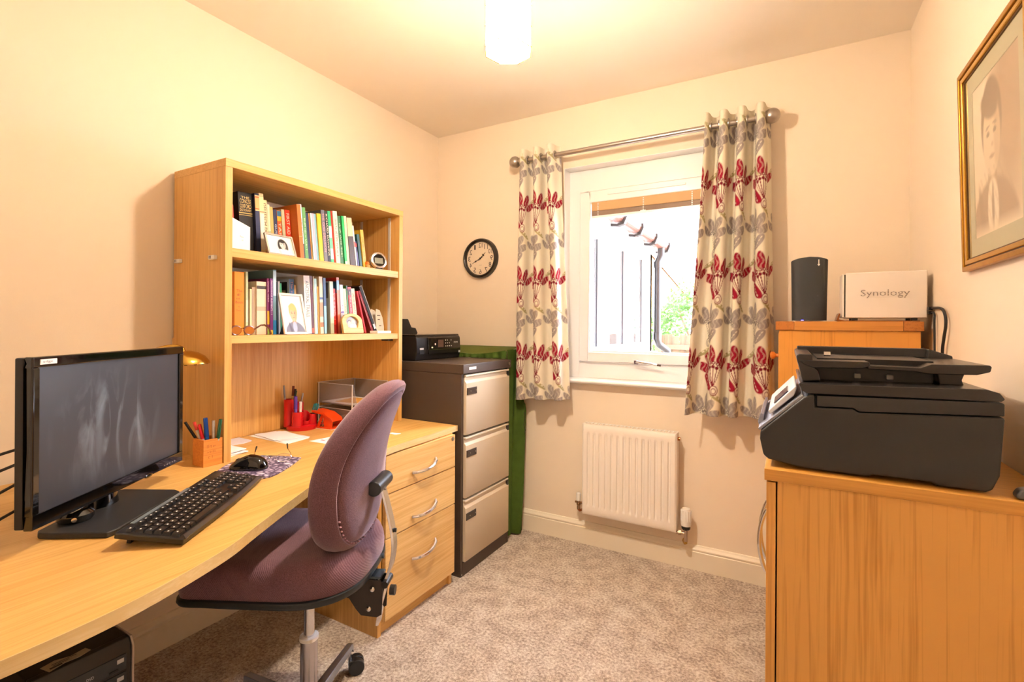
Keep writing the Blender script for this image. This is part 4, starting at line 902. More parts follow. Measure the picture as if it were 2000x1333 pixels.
def curtain(label, xt0, xt1, xb0, xb1, nf, FW, ph, amp, zb0, zb1, seed):
    cu = thing('curtain', label, 'curtain', ((xt0+xt1)/2, RODY, zb0))
    nu, nv = 190, 400
    s, t = np.meshgrid(np.linspace(0, 1, nu+1), np.linspace(0, 1, nv+1))   # t: 0 bottom, 1 top
    zb = zb0+(zb1-zb0)*s; z = zb+(2.168-zb)*t
    k = 1-t
    x0 = xt0+(xb0-xt0)*k**1.2; x1 = xt1+(xb1-xt1)*k**1.2
    wph = ph+.5*np.sin(2*pi*s*1.3+seed)*k
    phs = 2*pi*nf*s+wph
    # rounded folds: loops bulging sideways
    kk = .38/(2*pi*nf)
    x = x0+(x1-x0)*(s+kk*np.sin(2*phs))+.010*np.sin(phs*.5+seed)*k
    A = amp*(1+.25*np.sin(seed+5*s)*k)*(1-.12*k)
    y = RODY+A*np.cos(phs)-.012*k+.008*np.sin(7*t+seed+4*s)*k
    y = np.minimum(y, -.012)
    P = np.stack([x, y, z], -1); dl_ = np.hypot(np.diff(x, axis=1), np.diff(y, axis=1)); mid = dl_[nv//2].cumsum(); arc = np.concatenate([[0], mid])
    sc = (pi-ph)/(2*pi*nf)
    if sc < -.001: sc += 1/nf
    s1 = s[0]; per = np.interp(min(1, sc+1/nf), s1, arc)-np.interp(sc, s1, arc)
    C = cloth_print(np.tile(arc, (nv+1, 1)), z+0*s, per, np.interp(sc, s1, arc)+FW)
    I = np.array(INV[cu.name]); P2 = P @ I[:3, :3].T + I[:3, 3]
    cl = painted('cloth', P2, C, nu, nv, M_curt, cu, solid=.0015)
    # eyelets where the cloth crosses the pole
    n = 0
    sv = np.linspace(0, 1, 800); f = np.cos(2*pi*nf*sv+ph)
    for i in range(799):
        if f[i]*f[i+1] < 0:
            x_ = xt0+(xt1-xt0)*(sv[i]+.38/(2*pi*nf)*sin(2*(2*pi*nf*sv[i]+ph)))
            part('eyelet', MB().tube([(x_, RODY+.020*cos(q), RODZ+.020*sin(q)) for q in [2*pi*j/20 for j in range(20)]], .0045, 8, closed=True), M_steel, cu)
    return cu
curtain('floral curtain with red flowers, left of the window', .648, .897, .625, .978, 3, .0, .0, .037, .768, .79, 1)
curtain('floral curtain with red flowers, right of the window', 1.648, 1.912, 1.572, 1.934, 3.5, .0, 3.1, .042, .772, .785, 2.4)

# ------------------------------------------------------------------ radiator
rd = thing('radiator', 'white fluted panel radiator below the window', 'radiator', (1.28, -.06, .19))
RX0, RX1, RZ0, RZ1, RYF = 1.04, 1.52, .19, .668, -.088
nx, nz, nfl = 224, 40, 14
def fl(i, j):
    x = RX0+(RX1-RX0)*i; z = RZ0+(RZ1-RZ0)*j
    d = 0
    mx, mz = .017, .042
    if x > RX0+mx and x < RX1-mx:
        u = (x-RX0-mx)/(RX1-RX0-2*mx)*nfl; u -= math.floor(u)
        prof = np.clip(min(u-.28, .72-u)*2*6, 0, 1)
        e = np.clip(min((z-RZ0-mz)/.016, (RZ1-mz*1.0-z)/.016), 0, 1)
        d = .008*prof*e
    eb = min(x-RX0, RX1-x, z-RZ0, RZ1-z)
    d2 = -.006*max(0, 1-eb/.006) if eb < .006 else 0
    return (x, RYF+d-d2, z)
zs = [0, .012/.478, .03/.478, .042/.478, .047/.478, .058/.478, .07/.478, .2, .5, .8, 1-.07/.478, 1-.058/.478, 1-.047/.478, 1-.042/.478, 1-.03/.478, 1-.012/.478, 1]
g = MB(); vs = [fl(i/nx, zz) for zz in zs for i in range(nx+1)]
g.add(vs, [(j*(nx+1)+i, j*(nx+1)+i+1, (j+1)*(nx+1)+i+1, (j+1)*(nx+1)+i) for j in range(len(zs)-1) for i in range(nx)]); g.smooth = True
M_rad = mat('radiator_enamel', '#f3ece4', .3)
part('panel', g, M_rad, rd)
part('back_panel', MB().box(RX0+.004, RX1-.004, -.045, -.03, RZ0+.01, RZ1-.01).box(RX0+.006, RX1-.006, RYF+.009, RYF+.018, RZ0+.006, RZ1-.012), M_rad, rd)
part('side_cover', MB().box(RX0-.001, RX0+.002, -.082, -.03, RZ0+.012, RZ1-.002), M_rad, rd)
part('side_cover', MB().box(RX1-.002, RX1+.001, -.082, -.03, RZ0+.012, RZ1-.002), M_rad, rd)
gr = MB().box(RX0, RX1, -.084, -.079, RZ1-.004, RZ1+.001).box(RX0, RX1, -.033, -.029, RZ1-.004, RZ1+.001)
for i in range(25):
    x = RX0+(RX1-RX0-.006)*i/24; gr.box(x, x+.006, -.079, -.033, RZ1-.003, RZ1)
part('top_grille', gr, M_rad, rd)
part('vent_plug', MB().cyl((RX1, -.055, RZ1-.03), (RX1+.012, -.055, RZ1-.03), .009, n=14), M_copper, rd)
lv = thing('radiator_valve', 'small white capped valve at the left foot of the radiator', 'valve', (1.005, -.055, 0))
part('cap', MB().lathe([(.0, .285), (.011, .285), (.0125, .28), (.0115, .245), (0, .245)], 20, (1.008, -.055, 0)), M_white, lv)
part('body', MB().cyl((1.008, -.055, .246), (1.008, -.055, .20), .008, n=14).cyl((.99, -.055, .236), (1.04, -.055, .236), .006, n=12).sphere((1.008, -.055, .226), .011, 14, 10), mat('nickel', '#a88a6c', .2, metal=1), lv)
part('pipe', MB().tube([(1.008, -.055, .21), (1.008, -.055, .198), (1.012, -.048, .19), (1.025, -.02, .19), (1.03, .0, .19)], .0065, 10), M_copper, lv)
rv = thing('thermostatic_valve', 'white thermostatic valve with black collar right of the radiator', 'valve', (1.56, -.06, 0))
hv = MB()
vs = []; nn = 40
prof = [(.0, .308), (.018, .308), (.021, .303), (.0225, .27), (.024, .235), (.0225, .226), (0, .226)]
hv.lathe(prof, nn, (1.562, -.06, 0))
for i in range(12):
    t = 2*pi*i/12; hv.box(1.562+.0225*cos(t)-.0022, 1.562+.0225*cos(t)+.0022, -.06+.0225*sin(t)-.0022, -.06+.0225*sin(t)+.0022, .25, .30)
part('head', hv, M_white, rv)
part('collar', MB().lathe([(0, .227), (.0215, .227), (.0205, .212), (.015, .206), (0, .206)], 28, (1.562, -.06, 0)), M_gloss_black, rv)
part('body', MB().cyl((1.562, -.06, .208), (1.562, -.06, .15), .0095, n=16).cyl((1.518, -.06, .186), (1.562, -.06, .186), .008, n=14).cyl((1.528, -.06, .186), (1.54, -.06, .186), .013, n=6), mat('nickel_bright', '#cdb8a4', .15, metal=1), rv)
part('pipe', MB().tube([(1.562, -.06, .155), (1.562, -.06, .143), (1.556, -.05, .135), (1.545, -.02, .135), (1.545, 0, .135)], .0075, 12), M_brass, rv)
# ------------------------------------------------------------------ filing cabinet
M_fc = mat('brown_steel', '#463a33', .38)
M_fd = mat('beige_steel', '#cfc0a9', .38)
fcx, fy0, fy1, fz = .655, -.648, -.20, 1.0
fc = thing('filing_cabinet', 'brown and beige three drawer steel filing cabinet', 'filing cabinet', (.35, -.42, 0))
part('carcass', MB().box(.05, fcx, fy0, fy0+.018, 0, fz-.045).box(.05, fcx, fy1-.018, fy1, 0, fz-.045).box(.05, .06, fy0+.018, fy1-.018, 0, fz-.045).box(.06, .64, fy0+.018, fy1-.018, .02, .03).box(.63, fcx, fy0+.018, fy1-.018, 0, .062), M_fc, fc, bevel=.0015)
part('top', MB().box(.045, fcx+.012, fy0-.002, fy1+.002, fz-.045, fz), M_fc, fc, bevel=.003)
part('name_label', MB().box(fcx+.0118, fcx+.0128, fy0+.045, fy0+.105, fz-.028, fz-.015), M_white, fc)
part('lock', MB().cyl((fcx+.01, fy1-.022, fz-.022), (fcx+.0155, fy1-.022, fz-.022), .008, n=16), M_lockm, fc)
for z0, z1 in ((.665, .950), (.368, .655), (.068, .358)):
    d = part('drawer', MB().prism([(fcx-.03, z0), (fcx+.012, z0), (fcx+.014, z0+.003), (fcx+.014, z1-.040), (fcx+.004, z1-.028), (fcx+.004, z1-.012), (fcx-.03, z1-.012)], fy0+.02, fy1-.02, 'y'), M_fd, fc, bevel=.0015)
    part('drawer_lip', MB().box(fcx-.028, fcx+.012, fy0+.02, fy1-.02, z1-.010, z1-.001), mat('pale_steel', '#ddd2c0', .3), d, bevel=.002)
    h = part('card_holder', MB().box(fcx+.014, fcx+.018, fy0+.024, fy0+.105, z1-.095, z1-.062), mat('dark_holder', '#3b3330', .3), d, bevel=.001)
    part('rivet', MB().cyl((fcx+.017, fy0+.05, z1-.078), (fcx+.0195, fy0+.05, z1-.078), .003, n=10).cyl((fcx+.017, fy0+.095, z1-.078), (fcx+.0195, fy0+.095, z1-.078), .003, n=10), M_chrome, h)
    part('thumb_catch', MB().box(fcx+.0, fcx+.012, fy1-.035, fy1-.018, z1-.04, z1-.012), M_black, d)
part('screw', MB().cyl((fcx, fy0+.008, .012), (fcx+.003, fy0+.008, .012), .004, n=10), M_chrome, fc)

# small black printer on the filing cabinet
ep = thing('inkjet_printer', 'small black inkjet printer on top of the filing cabinet', 'printer', (.2, -.41, fz))
e0, e1, ex = -.600, -.218, .345
prof = [(.05, fz), (ex-.012, fz), (ex-.004, fz+.03), (ex, fz+.045), (ex-.006, fz+.12), (ex-.014, fz+.126), (.05, fz+.126)]
part('body', MB().prism(prof, e0, e1, 'y'), M_black, ep, bevel=.006)
part('lid', MB().prism([(.05, fz+.127), (ex-.012, fz+.127), (ex-.018, fz+.135), (.06, fz+.137)], e0+.002, e1-.002, 'y'), M_gloss_black, ep, bevel=.003)
pan = part('control_panel', MB().prism([(ex-.004, fz+.058), (ex+.006, fz+.055), (ex+.001, fz+.117), (ex-.006, fz+.118)], e0+.085, e1-.012, 'y'), M_gloss_black, ep, bevel=.002)
def pp(y, z): return ex+.0065-.0055*((z-.055)/.062)
part('screen', MB().box(pp(0, .085)-.001, pp(0, .075)+.0008, e0+.165, e0+.212, fz+.065, fz+.105), mat('off_screen', '#6a5148', .15), pan)
bt = MB()
for i in range(4):
    for j in range(3):
        if (i, j) in ((3, 1), (2, 2)): continue
        y, z = e0+.232+i*.017, .070+j*.016
        bt.cyl((pp(y, z)-.0005, y, fz+z), (pp(y, z)+.0012, y, fz+z), .0028, n=8)
part('button', bt, M_white, pan)
part('power_button', MB().cyl((pp(0, .082)-.0005, e0+.142, fz+.082), (pp(0, .082)+.0015, e0+.142, fz+.082), .005, n=14), M_white, pan)
part('symbol', MB().box(pp(0, .066)-.0005, pp(0, .066)+.001, e0+.108, e0+.120, fz+.062, fz+.069), M_white, pan)
wtext('lettering', 'EPSON', M_white, pan, .036, .009, (pp(0, .09)+.0002, e0+.325, fz+.090), (0, 1, 0), (0, 0, 1), depth=.0012)
part('output_slot', MB().box(ex-.02, ex+.0025, e0+.09, e1-.03, fz+.032, fz+.052), mat('deep_black', '#050506', .4), ep)
part('trim_line', MB().box(ex-.001, ex+.0045, e0+.09, e1-.035, fz+.0535, fz+.0555), M_chrome, ep)
part('card_slot', MB().box(ex-.01, ex+.001, e0+.018, e0+.055, fz+.034, fz+.050), mat('deep_black', '#050506', .4), ep)
part('badge', MB().box(ex-.004, ex+.0016, e0+.022, e0+.05, fz+.056, fz+.066), mat('badge_grey', '#c9ccd6', .3), ep)
part('badge', MB().box(ex-.008, ex+.0012, e1-.022, e1-.008, fz+.03, fz+.042), mat('badge_grey', '#c9ccd6', .3), ep)
part('side_grip', MB().box(.12, .26, e0-.001, e0+.01, fz+.085, fz+.098), mat('deep_black', '#050506', .4), ep)
part('paper_support', MB().prism([(-.55, fz+.132), (-.268, fz+.132), (-.290, fz+.166), (-.326, fz+.170), (-.356, fz+.218), (-.50, fz+.218), (-.52, fz+.170), (-.54, fz+.166)], .062, .070, 'x'), M_blackm, ep, bevel=.002)

# green cloth draped over the gap behind the filing cabinet
gl = thing('green_cloth_cover', 'green cloth draped behind the filing cabinet down to the carpet', 'cloth', (.42, -.11, 0))
GX0, GX1, GY0, GY1, GZ = .16, .625, -.192, -.03, 1.062
def gtop(i, j):
    x = GX0+(GX1+.012-GX0)*i; y = GY0+(GY1-GY0)*j
    sag = .026*(1-j)**1.5*sin(pi*min(1, max(0, i)))+.014*(1-j)**1.5
    return (x, y, GZ-sag-.006*(i > .98))
M_green = mat('green_velvet', '#59602a', .85, spec=.15, var=.25, vscale=14, bump=.2, bscale=120)
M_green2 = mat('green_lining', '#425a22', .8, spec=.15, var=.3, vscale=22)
part('top_panel', MB().grid(gtop, 30, 8), M_green, gl)
def gfront(i, j):   # gathered skirt on the cabinet side
    x = GX0+(GX1+.012-GX0)*i
    z1 = gtop(i, 0)[2]; z = z1+(fz+.001-z1)*j
    return (x, GY0-.002-.006*sin(i*62)*j-.004*sin(i*25+1)*j-.004*j, z)
part('gathered_edge', MB().grid(gfront, 140, 6), M_green2, gl)
pts_ = []
def gend(i, j):     # long fall at the room end
    y = GY0+.004+(GY1-GY0-.004)*i; z = GZ-.012-(GZ-.02)*j
    w = .055*min(1, j*3)**1.2*(1-.2*j)*min(1, max(0, (i-(.72 if z > .74 else .45))/.22))
    x = GX1+.012+w*(.55+.45*sin(i*9+2.2*j))+.012*sin(i*17+j*5)*j
    return (x, y, max(z, .012+.01*sin(i*7)))
part('hanging_fall', MB().grid(gend, 40, 40), M_green2, gl)
part('cord', MB().tube([(.70, -.10, .70), (.706, -.105, .66), (.70, -.11, .63), (.712, -.11, .60), (.705, -.108, .585)], .002, 6), M_black, gl)

# ------------------------------------------------------------------ right hand cupboard
CX0, CY0, CY1, CZ = 1.943, -1.335, -.60, .88
cb = thing('oak_cupboard', 'low oak cupboard with bow handles in the right foreground', 'cupboard', (2.17, -.92, 0))
part('carcass', MB().box(CX0+.021, 2.395, CY0, CY0+.018, 0, CZ-.026).box(CX0+.021, 2.395, CY1-.018, CY1, 0, CZ-.026).box(2.385, 2.395, CY0+.018, CY1-.018, .05, CZ-.026).box(CX0+.021, 2.385, CY0+.018, CY1-.018, .06, .078).box(CX0+.021, 2.385, CY0+.018, CY1-.018, .44, .458), M_cab, cb)
part('top', MB().box(CX0-.004, 2.409, CY0-.005, CY1+.003, CZ-.025, CZ), M_cabt, cb, bevel=.0015)
part('plinth', MB().box(CX0+.05, CX0+.066, CY0+.018, CY1-.018, 0, .06), M_cab, cb)
ym = (CY0+CY1)/2
for a, b, hy in ((CY0+.001, ym-.0015, ym-.04), (ym+.0015, CY1-.001, ym+.04)):
    d = part('door', MB().box(CX0, CX0+.018, a, b, .062, CZ-.029), M_cab, cb, bevel=.001)
    pts = [(CX0-.027*sin(pi*i/16)**.6, hy, .50+.19*i/16) for i in range(17)]
    part('handle', MB().tube(pts, .0055, 10), M_chrome, d)

# oak chest of drawers behind
OX, OY0, OY1, OZ = 1.942, -.405, -.03, 1.207
ch = thing('oak_chest', 'tall solid oak chest with wooden knobs in the corner', 'chest', (2.16, -.22, 0))
part('side_panel', MB().box(OX+.012, 2.376, OY0+.006, OY0+.026, 0, OZ-.034), M_chest, ch)
part('side_panel', MB().box(OX+.012, 2.376, OY1-.026, OY1-.006, 0, OZ-.034), M_chest, ch)
part('back_panel', MB().box(2.366, 2.376, OY0+.026, OY1-.026, .03, OZ-.034), M_chest, ch)
tp = part('top', MB().box(OX+.062, 2.328, OY0, OY1, OZ-.033, OZ), M_chestt, ch)
part('top_end', MB().box(OX, OX+.0615, OY0, OY1, OZ-.033, OZ), M_chestd, tp, bevel=.002)
part('top_end', MB().box(2.3285, 2.384, OY0, OY1, OZ-.033, OZ), M_chestd, tp, bevel=.002)
for k in range(5):
    z0 = .05+k*.224
    d = part('drawer', MB().box(OX+.010, OX+.03, OY0+.028, OY1-.028, z0, z0+.218), M_chest, ch, bevel=.002)
    part('knob', MB().lathe([(.0, 0), (.009, 0), (.007, .010), (.015, .018), (.016, .026), (.010, .032), (0, .033)], 18, (OX+.010, -.22, z0+.122), Matrix.Rotation(-pi/2, 3, 'Y')), mat('orange_knob', '#d0792c', .35), d)

# wireless router / speaker
sp_ = thing('speaker', 'black curved upright speaker on the oak chest', 'speaker', (2.055, -.28, OZ))
def spk(z, k):
    out = []
    w0 = .0605 if z < .5 else .061
    return w0
body = MB(); NH = 12; N = 40
rows = []
for j in range(NH+1):
    t = j/NH; z = OZ+.004+.246*t; w = .0585+.0035*t; d = .040
    ring = []
    for i in range(N):
        a = 2*pi*i/N; ca, sa = cos(a), sin(a)
        x = w*math.copysign(abs(ca)**.45, ca); y = d*math.copysign(abs(sa)**.7, sa)
        zz = z - (.012*(x/w)**2 if j == NH else .012*(x/w)**2*t**4)
        ring.append((2.055+x+.001*t*0, -.28+y, zz))
    rows.append(ring)
body.add([p for r in rows for p in r], [(j*N+i, j*N+(i+1) % N, (j+1)*N+(i+1) % N, (j+1)*N+i) for j in range(NH) for i in range(N)]+[tuple(range(N-1, -1, -1))])
cidx = NH*N
body.add([(2.055, -.28, OZ+.25)]+rows[-1], [(0, i+1, (i+1) % N+1) for i in range(N)]); body.smooth = True
part('grille', body, mat('speaker_fabric', '#2b2d30', .6, bump=.3, bscale=900), sp_)
part('base', MB().box(2.0, 2.11, -.312, -.248, OZ, OZ+.004), M_white, sp_)
part('logo', MB().box(2.0835, 2.0865, -.3212, -.3195, OZ+.222, OZ+.238).prism([(2.0805, OZ+.219), (2.085, OZ+.213), (2.0895, OZ+.219), (2.085, OZ+.2225)], -.3212, -.3195, 'y'), M_white, sp_)
part('status_light', MB().box(2.028, 2.036, -.3225, -.318, OZ+.0042, OZ+.0065), mat('blue_led', '#6a5cff', .4, emit=2.0), sp_)

# white network storage box
ns = thing('network_storage', 'white network storage box with grey lettering on the oak chest', 'storage box', (2.28, -.33, OZ))
NX0, NX1, NY, NZ0, NZ1 = 2.163, 2.396, -.385, OZ+.012, OZ+.176
part('shell', MB().box(NX0+.002, NX1, NY, NY+.106, NZ0, NZ1), mat('white_shell', '#f1e8e0', .35), ns, bevel=.004)
part('front_strip', MB().box(NX0-.002, NX0+.004, NY+.004, NY+.10, NZ0+.004, NZ1-.006), M_gloss_black, ns)
part('front_door', MB().box(NX0-.008, NX0-.002, NY-.0005, NY+.105, NZ0+.002, NZ1-.004), mat('white_shell', '#f1e8e0', .35), ns, bevel=.002)
for x in (NX0+.03, NX1-.035):
    part('foot', MB().box(x-.009, x+.009, NY+.002, NY+.02, NZ0-.008, NZ0+.004), M_black, ns, bevel=.001)
    part('foot', MB().box(x-.009, x+.009, NY+.085, NY+.10, NZ0-.008, NZ0+.004), M_black, ns, bevel=.001)
M_syn = mat('vent_lettering', '#8a7d74', .5)
sl = wtext('lettering', 'Synology', M_syn, ns, .139, .030, (NX0+.116, NY, NZ0+.086), (1, 0, 0), (0, 0, 1), depth=.0006)
st_ = MB()
for i in range(5):
    z = NZ0+.0745+i*.0055
    st_.box(NX0+.05, NX0+.182, NY-.0011, NY-.0008, z, z+.0011)
part('lettering_slots', st_, mat('white_shell', '#f1e8e0', .35), ns)
trn = thing('wooden_stand', 'thin brown curved wooden stand under the white storage box', 'stand', (2.27, -.33, OZ))
part('board', MB().prism([(2.152, OZ), (2.378, OZ), (2.378, OZ+.0035), (2.165, OZ+.0035), (2.146, OZ+.008), (2.150, OZ+.028), (2.146, OZ+.030), (2.138, OZ+.004)], -.378, -.285, 'y'), mat('dark_varnish', '#8a4d1c', .25), trn, bevel=.0005)
for nm, pts, r in (('power_cable', [(2.398, -.35, 1.25), (2.406, -.42, 1.252), (2.405, -.52, 1.245), (2.402, -.572, 1.22), (2.402, -.575, 1.19), (2.402, -.555, 1.15), (2.402, -.54, 1.10), (2.404, -.53, .95), (2.405, -.48, .5), (2.405, -.47, .005)], .0042), ('network_cable', [(2.398, -.345, 1.236), (2.405, -.40, 1.238), (2.405, -.43, 1.23), (2.404, -.435, 1.20), (2.404, -.44, 1.10), (2.405, -.45, .6), (2.405, -.455, .005)], .0032)):
    o = thing(nm, 'thick black cable looping from the white storage box' if r > .004 else 'thin black cable hanging from the white storage box', 'cable', (2.404, -.45, 0))
    part('lead', MB().tube(catmull(pts, 5), r, 8), M_blackm, o)
    p = Vector(pts[0]); part('plug', MB().obox((p.x+.003, p.y-.035, p.z+.001), (.012, .035, .011)), M_black, o, bevel=.002)

# ------------------------------------------------------------------ all in one printer
PY0, PY1 = -1.315, -.90
pr = thing('multifunction_printer', 'large black office printer with document feeder on the oak cupboard', 'printer', (2.12, -1.1, CZ))
M_pr = mat('printer_charcoal', '#262628', .45, bump=.06, bscale=900)
M_pr2 = mat('printer_charcoal_gloss', '#2a292b', .26)
base = [(1.930, .955), (1.929, .938), (1.936, .903), (1.946, .895), (2.0, .8865), (2.032, .884), (2.125, .884), (2.131, .8885), (2.222, .8885), (2.231, .883), (2.300, .883), (2.309, .888), (2.319, .915), (2.325, 1.018), (2.3245, 1.0225), (2.107, 1.0115), (2.098, 1.018), (2.033, 1.0155), (2.032, 1.041), (2.026, 1.042), (2.012, 1.036)]
part('body', MB().prism(base, PY0, PY1, 'y'), M_pr, pr, bevel=.005, seg=3)
part('upper_housing', MB().prism([(2.035, 1.0405), (2.035, 1.018), (2.099, 1.020), (2.108, 1.0135), (2.3245, 1.0245), (2.3245, 1.047), (2.320, 1.049)], PY0+.001, PY1, 'y'), M_pr, pr, bevel=.002)
part('rubber_foot', MB().box(2.04, 2.07, PY0+.02, PY0+.05, CZ, CZ+.006).box(2.26, 2.29, PY0+.02, PY0+.05, CZ, CZ+.006).box(2.04, 2.07, PY1-.05, PY1-.02, CZ, CZ+.006).box(2.26, 2.29, PY1-.05, PY1-.02, CZ, CZ+.006), M_black, pr)
part('scanner_lid', MB().prism([(2.018, 1.0435), (2.320, 1.0505), (2.3255, 1.055), (2.318, 1.066), (2.30, 1.072), (2.012, 1.064), (2.004, 1.066), (2.002, 1.062), (2.008, 1.050)], PY0+.001, PY1-.002, 'y'), M_pr2, pr, bevel=.003)
# sloping control panel with grey rim and tilted display
part('front_bezel', MB().prism([(1.9285, .9555), (2.013, 1.0365), (2.009, 1.0405), (1.925, .960)], PY0+.004, PY1-.004, 'y'), mat('panel_silver', '#8f93a4', .25, metal=.3), pr, bevel=.001)
cpn = part('control_panel', MB().prism([(1.948, .988), (1.994, 1.034), (2.0, 1.052), (1.996, 1.055), (1.944, .997)], PY0+.03, PY1-.1, 'y'), mat('panel_white', '#d8dbe4', .25), pr, bevel=.003)
dq = Vector((1.0, 0, 1.115)).normalized(); nq = Vector((-dq.z, 0, dq.x))
pm = Vector((1.970, 0, 1.026))
part('display', MB().obox(pm+Vector((0, PY0+.10, 0))+nq*.0008, (.040, .11, .003), Matrix(((dq.x, 0, nq.x), (0, 1, 0), (dq.z, 0, nq.z)))), mat('display_blue', '#39415a', .12), cpn)
part('output_tray', MB().prism([(1.925, .955), (1.922, .965), (1.928, .985), (1.934, .984), (1.934, .958)], PY0+.06, PY1-.05, 'y'), mat('panel_silver', '#8f93a4', .25, metal=.3), pr, bevel=.001)
# document feeder
fd = part('document_feeder', MB().prism([(2.010, 1.064), (2.004, 1.095), (1.999, 1.112), (1.998, 1.122), (2.004, 1.126), (2.028, 1.1255), (2.030, 1.100), (2.040, 1.090), (2.045, 1.068)], PY0+.045, PY1-.03, 'y'), M_pr2, pr, bevel=.003)
part('feeder_core', MB().box(2.04, 2.245, PY0+.105, PY1-.03, 1.066, 1.115), mat('feeder_dark', '#101011', .4), pr)
part('feeder_cover', MB().prism([(2.003, 1.112), (2.130, 1.1125), (2.131, 1.104), (2.118, 1.098), (2.030, 1.096), (2.012, 1.103)], PY0+.043, PY0+.30, 'y'), mat('feeder_lid', '#141416', .3), fd, bevel=.002)
part('input_tray', MB().prism([(2.128, 1.105), (2.215, 1.104), (2.232, 1.112), (2.318, 1.1135), (2.321, 1.1105), (2.319, 1.1005), (2.300, 1.094), (2.225, 1.092), (2.205, 1.096), (2.128, 1.097)], PY0+.052, PY1-.06, 'y'), M_pr2, pr, bevel=.002)
part('tray_rim', MB().box(2.004, 2.275, PY1-.10, PY1-.06, 1.112, 1.134).prism([(2.272, 1.112), (2.275, 1.134), (2.318, 1.119), (2.319, 1.112)], PY1-.12, PY1-.06, 'y'), M_pr2, pr, bevel=.002)
part('tray_support', MB().prism([(2.270, 1.070), (2.288, 1.070), (2.284, 1.080), (2.290, 1.098), (2.245, 1.098), (2.250, 1.070)], PY0+.08, PY0+.16, 'y'), M_pr2, pr, bevel=.002)
for x in (2.115, 2.172):
    part('pinch_roller', MB().box(x-.006, x+.006, PY0+.095, PY0+.107, 1.073, 1.084), mat('roller_grey', '#8d8a88', .4), fd, bevel=.002)
part('silver_catch', MB().cyl((2.05, PY0+.055, 1.1265), (2.062, PY0+.055, 1.1265), .005, n=14), M_chrome, fd)
part('parting_line', MB().box(2.033, 2.0336, PY0-.0004, PY0+.002, 1.02, 1.041), M_black, pr)
gs = solo('stapler', MB().prism([(2.338, CZ+.0005), (2.40, CZ+.0005), (2.40, CZ+.022), (2.36, CZ+.024), (2.342, CZ+.018), (2.336, CZ+.008)], -1.328, -1.305, 'y'), mat('stapler_grey', '#5c6268', .3, metal=.4), 'small grey stapler at the right end of the cupboard top', 'stapler', (2.37, -1.31, CZ), bevel=.004)

# ------------------------------------------------------------------ framed portrait on the right wall
PYF, PYN, PZ0, PZ1 = -.752, -1.20, 1.338, 1.874
pf = thing('framed_portrait', 'gilt framed sepia portrait drawing of a man in a suit', 'picture', (W, (PYF+PYN)/2, PZ0))
def lean(x, z): return x-.014*(z-PZ0)/(PZ1-PZ0)
def ring(y0, y1, z0, z1, w, xa, xb):
    m = MB(); o = [(y0, z0), (y1, z0), (y1, z1), (y0, z1)]; i = [(y0+w, z0+w), (y1-w, z0+w), (y1-w, z1-w), (y0+w, z1-w)]
    m.add([(lean(xa, z), y, z) for y, z in o]+[(lean(xa, z), y, z) for y, z in i]+[(lean(xb, z), y, z) for y, z in o]+[(lean(xb, z), y, z) for y, z in i],
          [(k, (k+1) % 4, 4+(k+1) % 4, 4+k) for k in range(4)]+[(8+k, 12+k, 12+(k+1) % 4, 8+(k+1) % 4) for k in range(4)]+[(k, 8+k, 8+(k+1) % 4, (k+1) % 4) for k in range(4)]+[(4+k, 4+(k+1) % 4, 12+(k+1) % 4, 12+k) for k in range(4)])
    return m
M_gold = mat('gilt', '#c08a2c', .28, metal=.85, var=.2, vscale=80)
M_gold2 = mat('gilt_bright', '#d6a548', .22, metal=.85)
M_gold3 = mat('gilt_dark_line', '#5a3a14', .5)  # dark brown for the groove, slip and backing
part('outer_moulding', ring(PYN, PYF, PZ0, PZ1, .013, W-.001, W-.016), M_gold, pf, bevel=.002)
part('groove', ring(PYN+.013, PYF-.013, PZ0+.013, PZ1-.013, .004, W-.001, W-.010), M_gold3, pf)
part('inner_moulding', ring(PYN+.017, PYF-.017, PZ0+.017, PZ1-.017, .012, W-.001, W-.014), M_gold2, pf, bevel=.002)
part('slip', ring(PYN+.029, PYF-.029, PZ0+.029, PZ1-.029, .004, W-.001, W-.009), M_gold3, pf)
part('mount', ring(PYN+.033, PYF-.033, PZ0+.033, PZ1-.033, .045, W-.001, W-.006), mat('green_mount', '#a9ab88', .7), pf)
sep = dict(bg=sr('#e9d9bf'), bg2=sr('#a5876a'), hair=sr('#5f4431'), skin=sr('#e2cdb0'), skin2=sr('#a3845f'), cloth=sr('#8d7056'), cloth2=sr('#7a5d45'), shirt=sr('#eee2cc'), dark=sr('#553c2a'), lip=sr('#8a6448'))
def sepia(a, b):
    C = portrait(a, b, sep, False, (.42, .62), 1.15)
    C = mixm(C, ell(a, b, .42, .16, .024, .15, .3), sr('#7a5e48'))
    C = mixm(C, ((b < .42-.9*np.maximum(0, a-.62)-.25*np.maximum(0, .3-a)) & (np.sin(a*60+b*45) > .55))*.25*(a > .1), sr('#8d7156'))
    edge = np.clip((.10-b)/.08, 0, 1); C = mixm(C, edge, sr('#e9d9bf'))
    return C
x0, x1 = lean(W-.004, PZ0+.07), lean(W-.004, PZ1-.07)
print_plane('drawing', sepia, 70, 90, (x0, PYF-.072, PZ0+.072), (0, (PYN+.072)-(PYF-.072), 0), (x1-x0, 0, PZ1-PZ0-.144), pf, attr_mat('drawing_paper', .7, .2))
part('backing', ring(PYN+.03, PYF-.03, PZ0+.03, PZ1-.03, .16, W-.0005, W-.002), M_gold3, pf)
part('glazing', MB().add([(lean(W-.0075, z), y, z) for z in (PZ0+.03, PZ1-.03) for y in (PYN+.03, PYF-.03)], [(0, 1, 3, 2)]), glass_mat('picture_glass', (1, 1, 1), .03), pf)
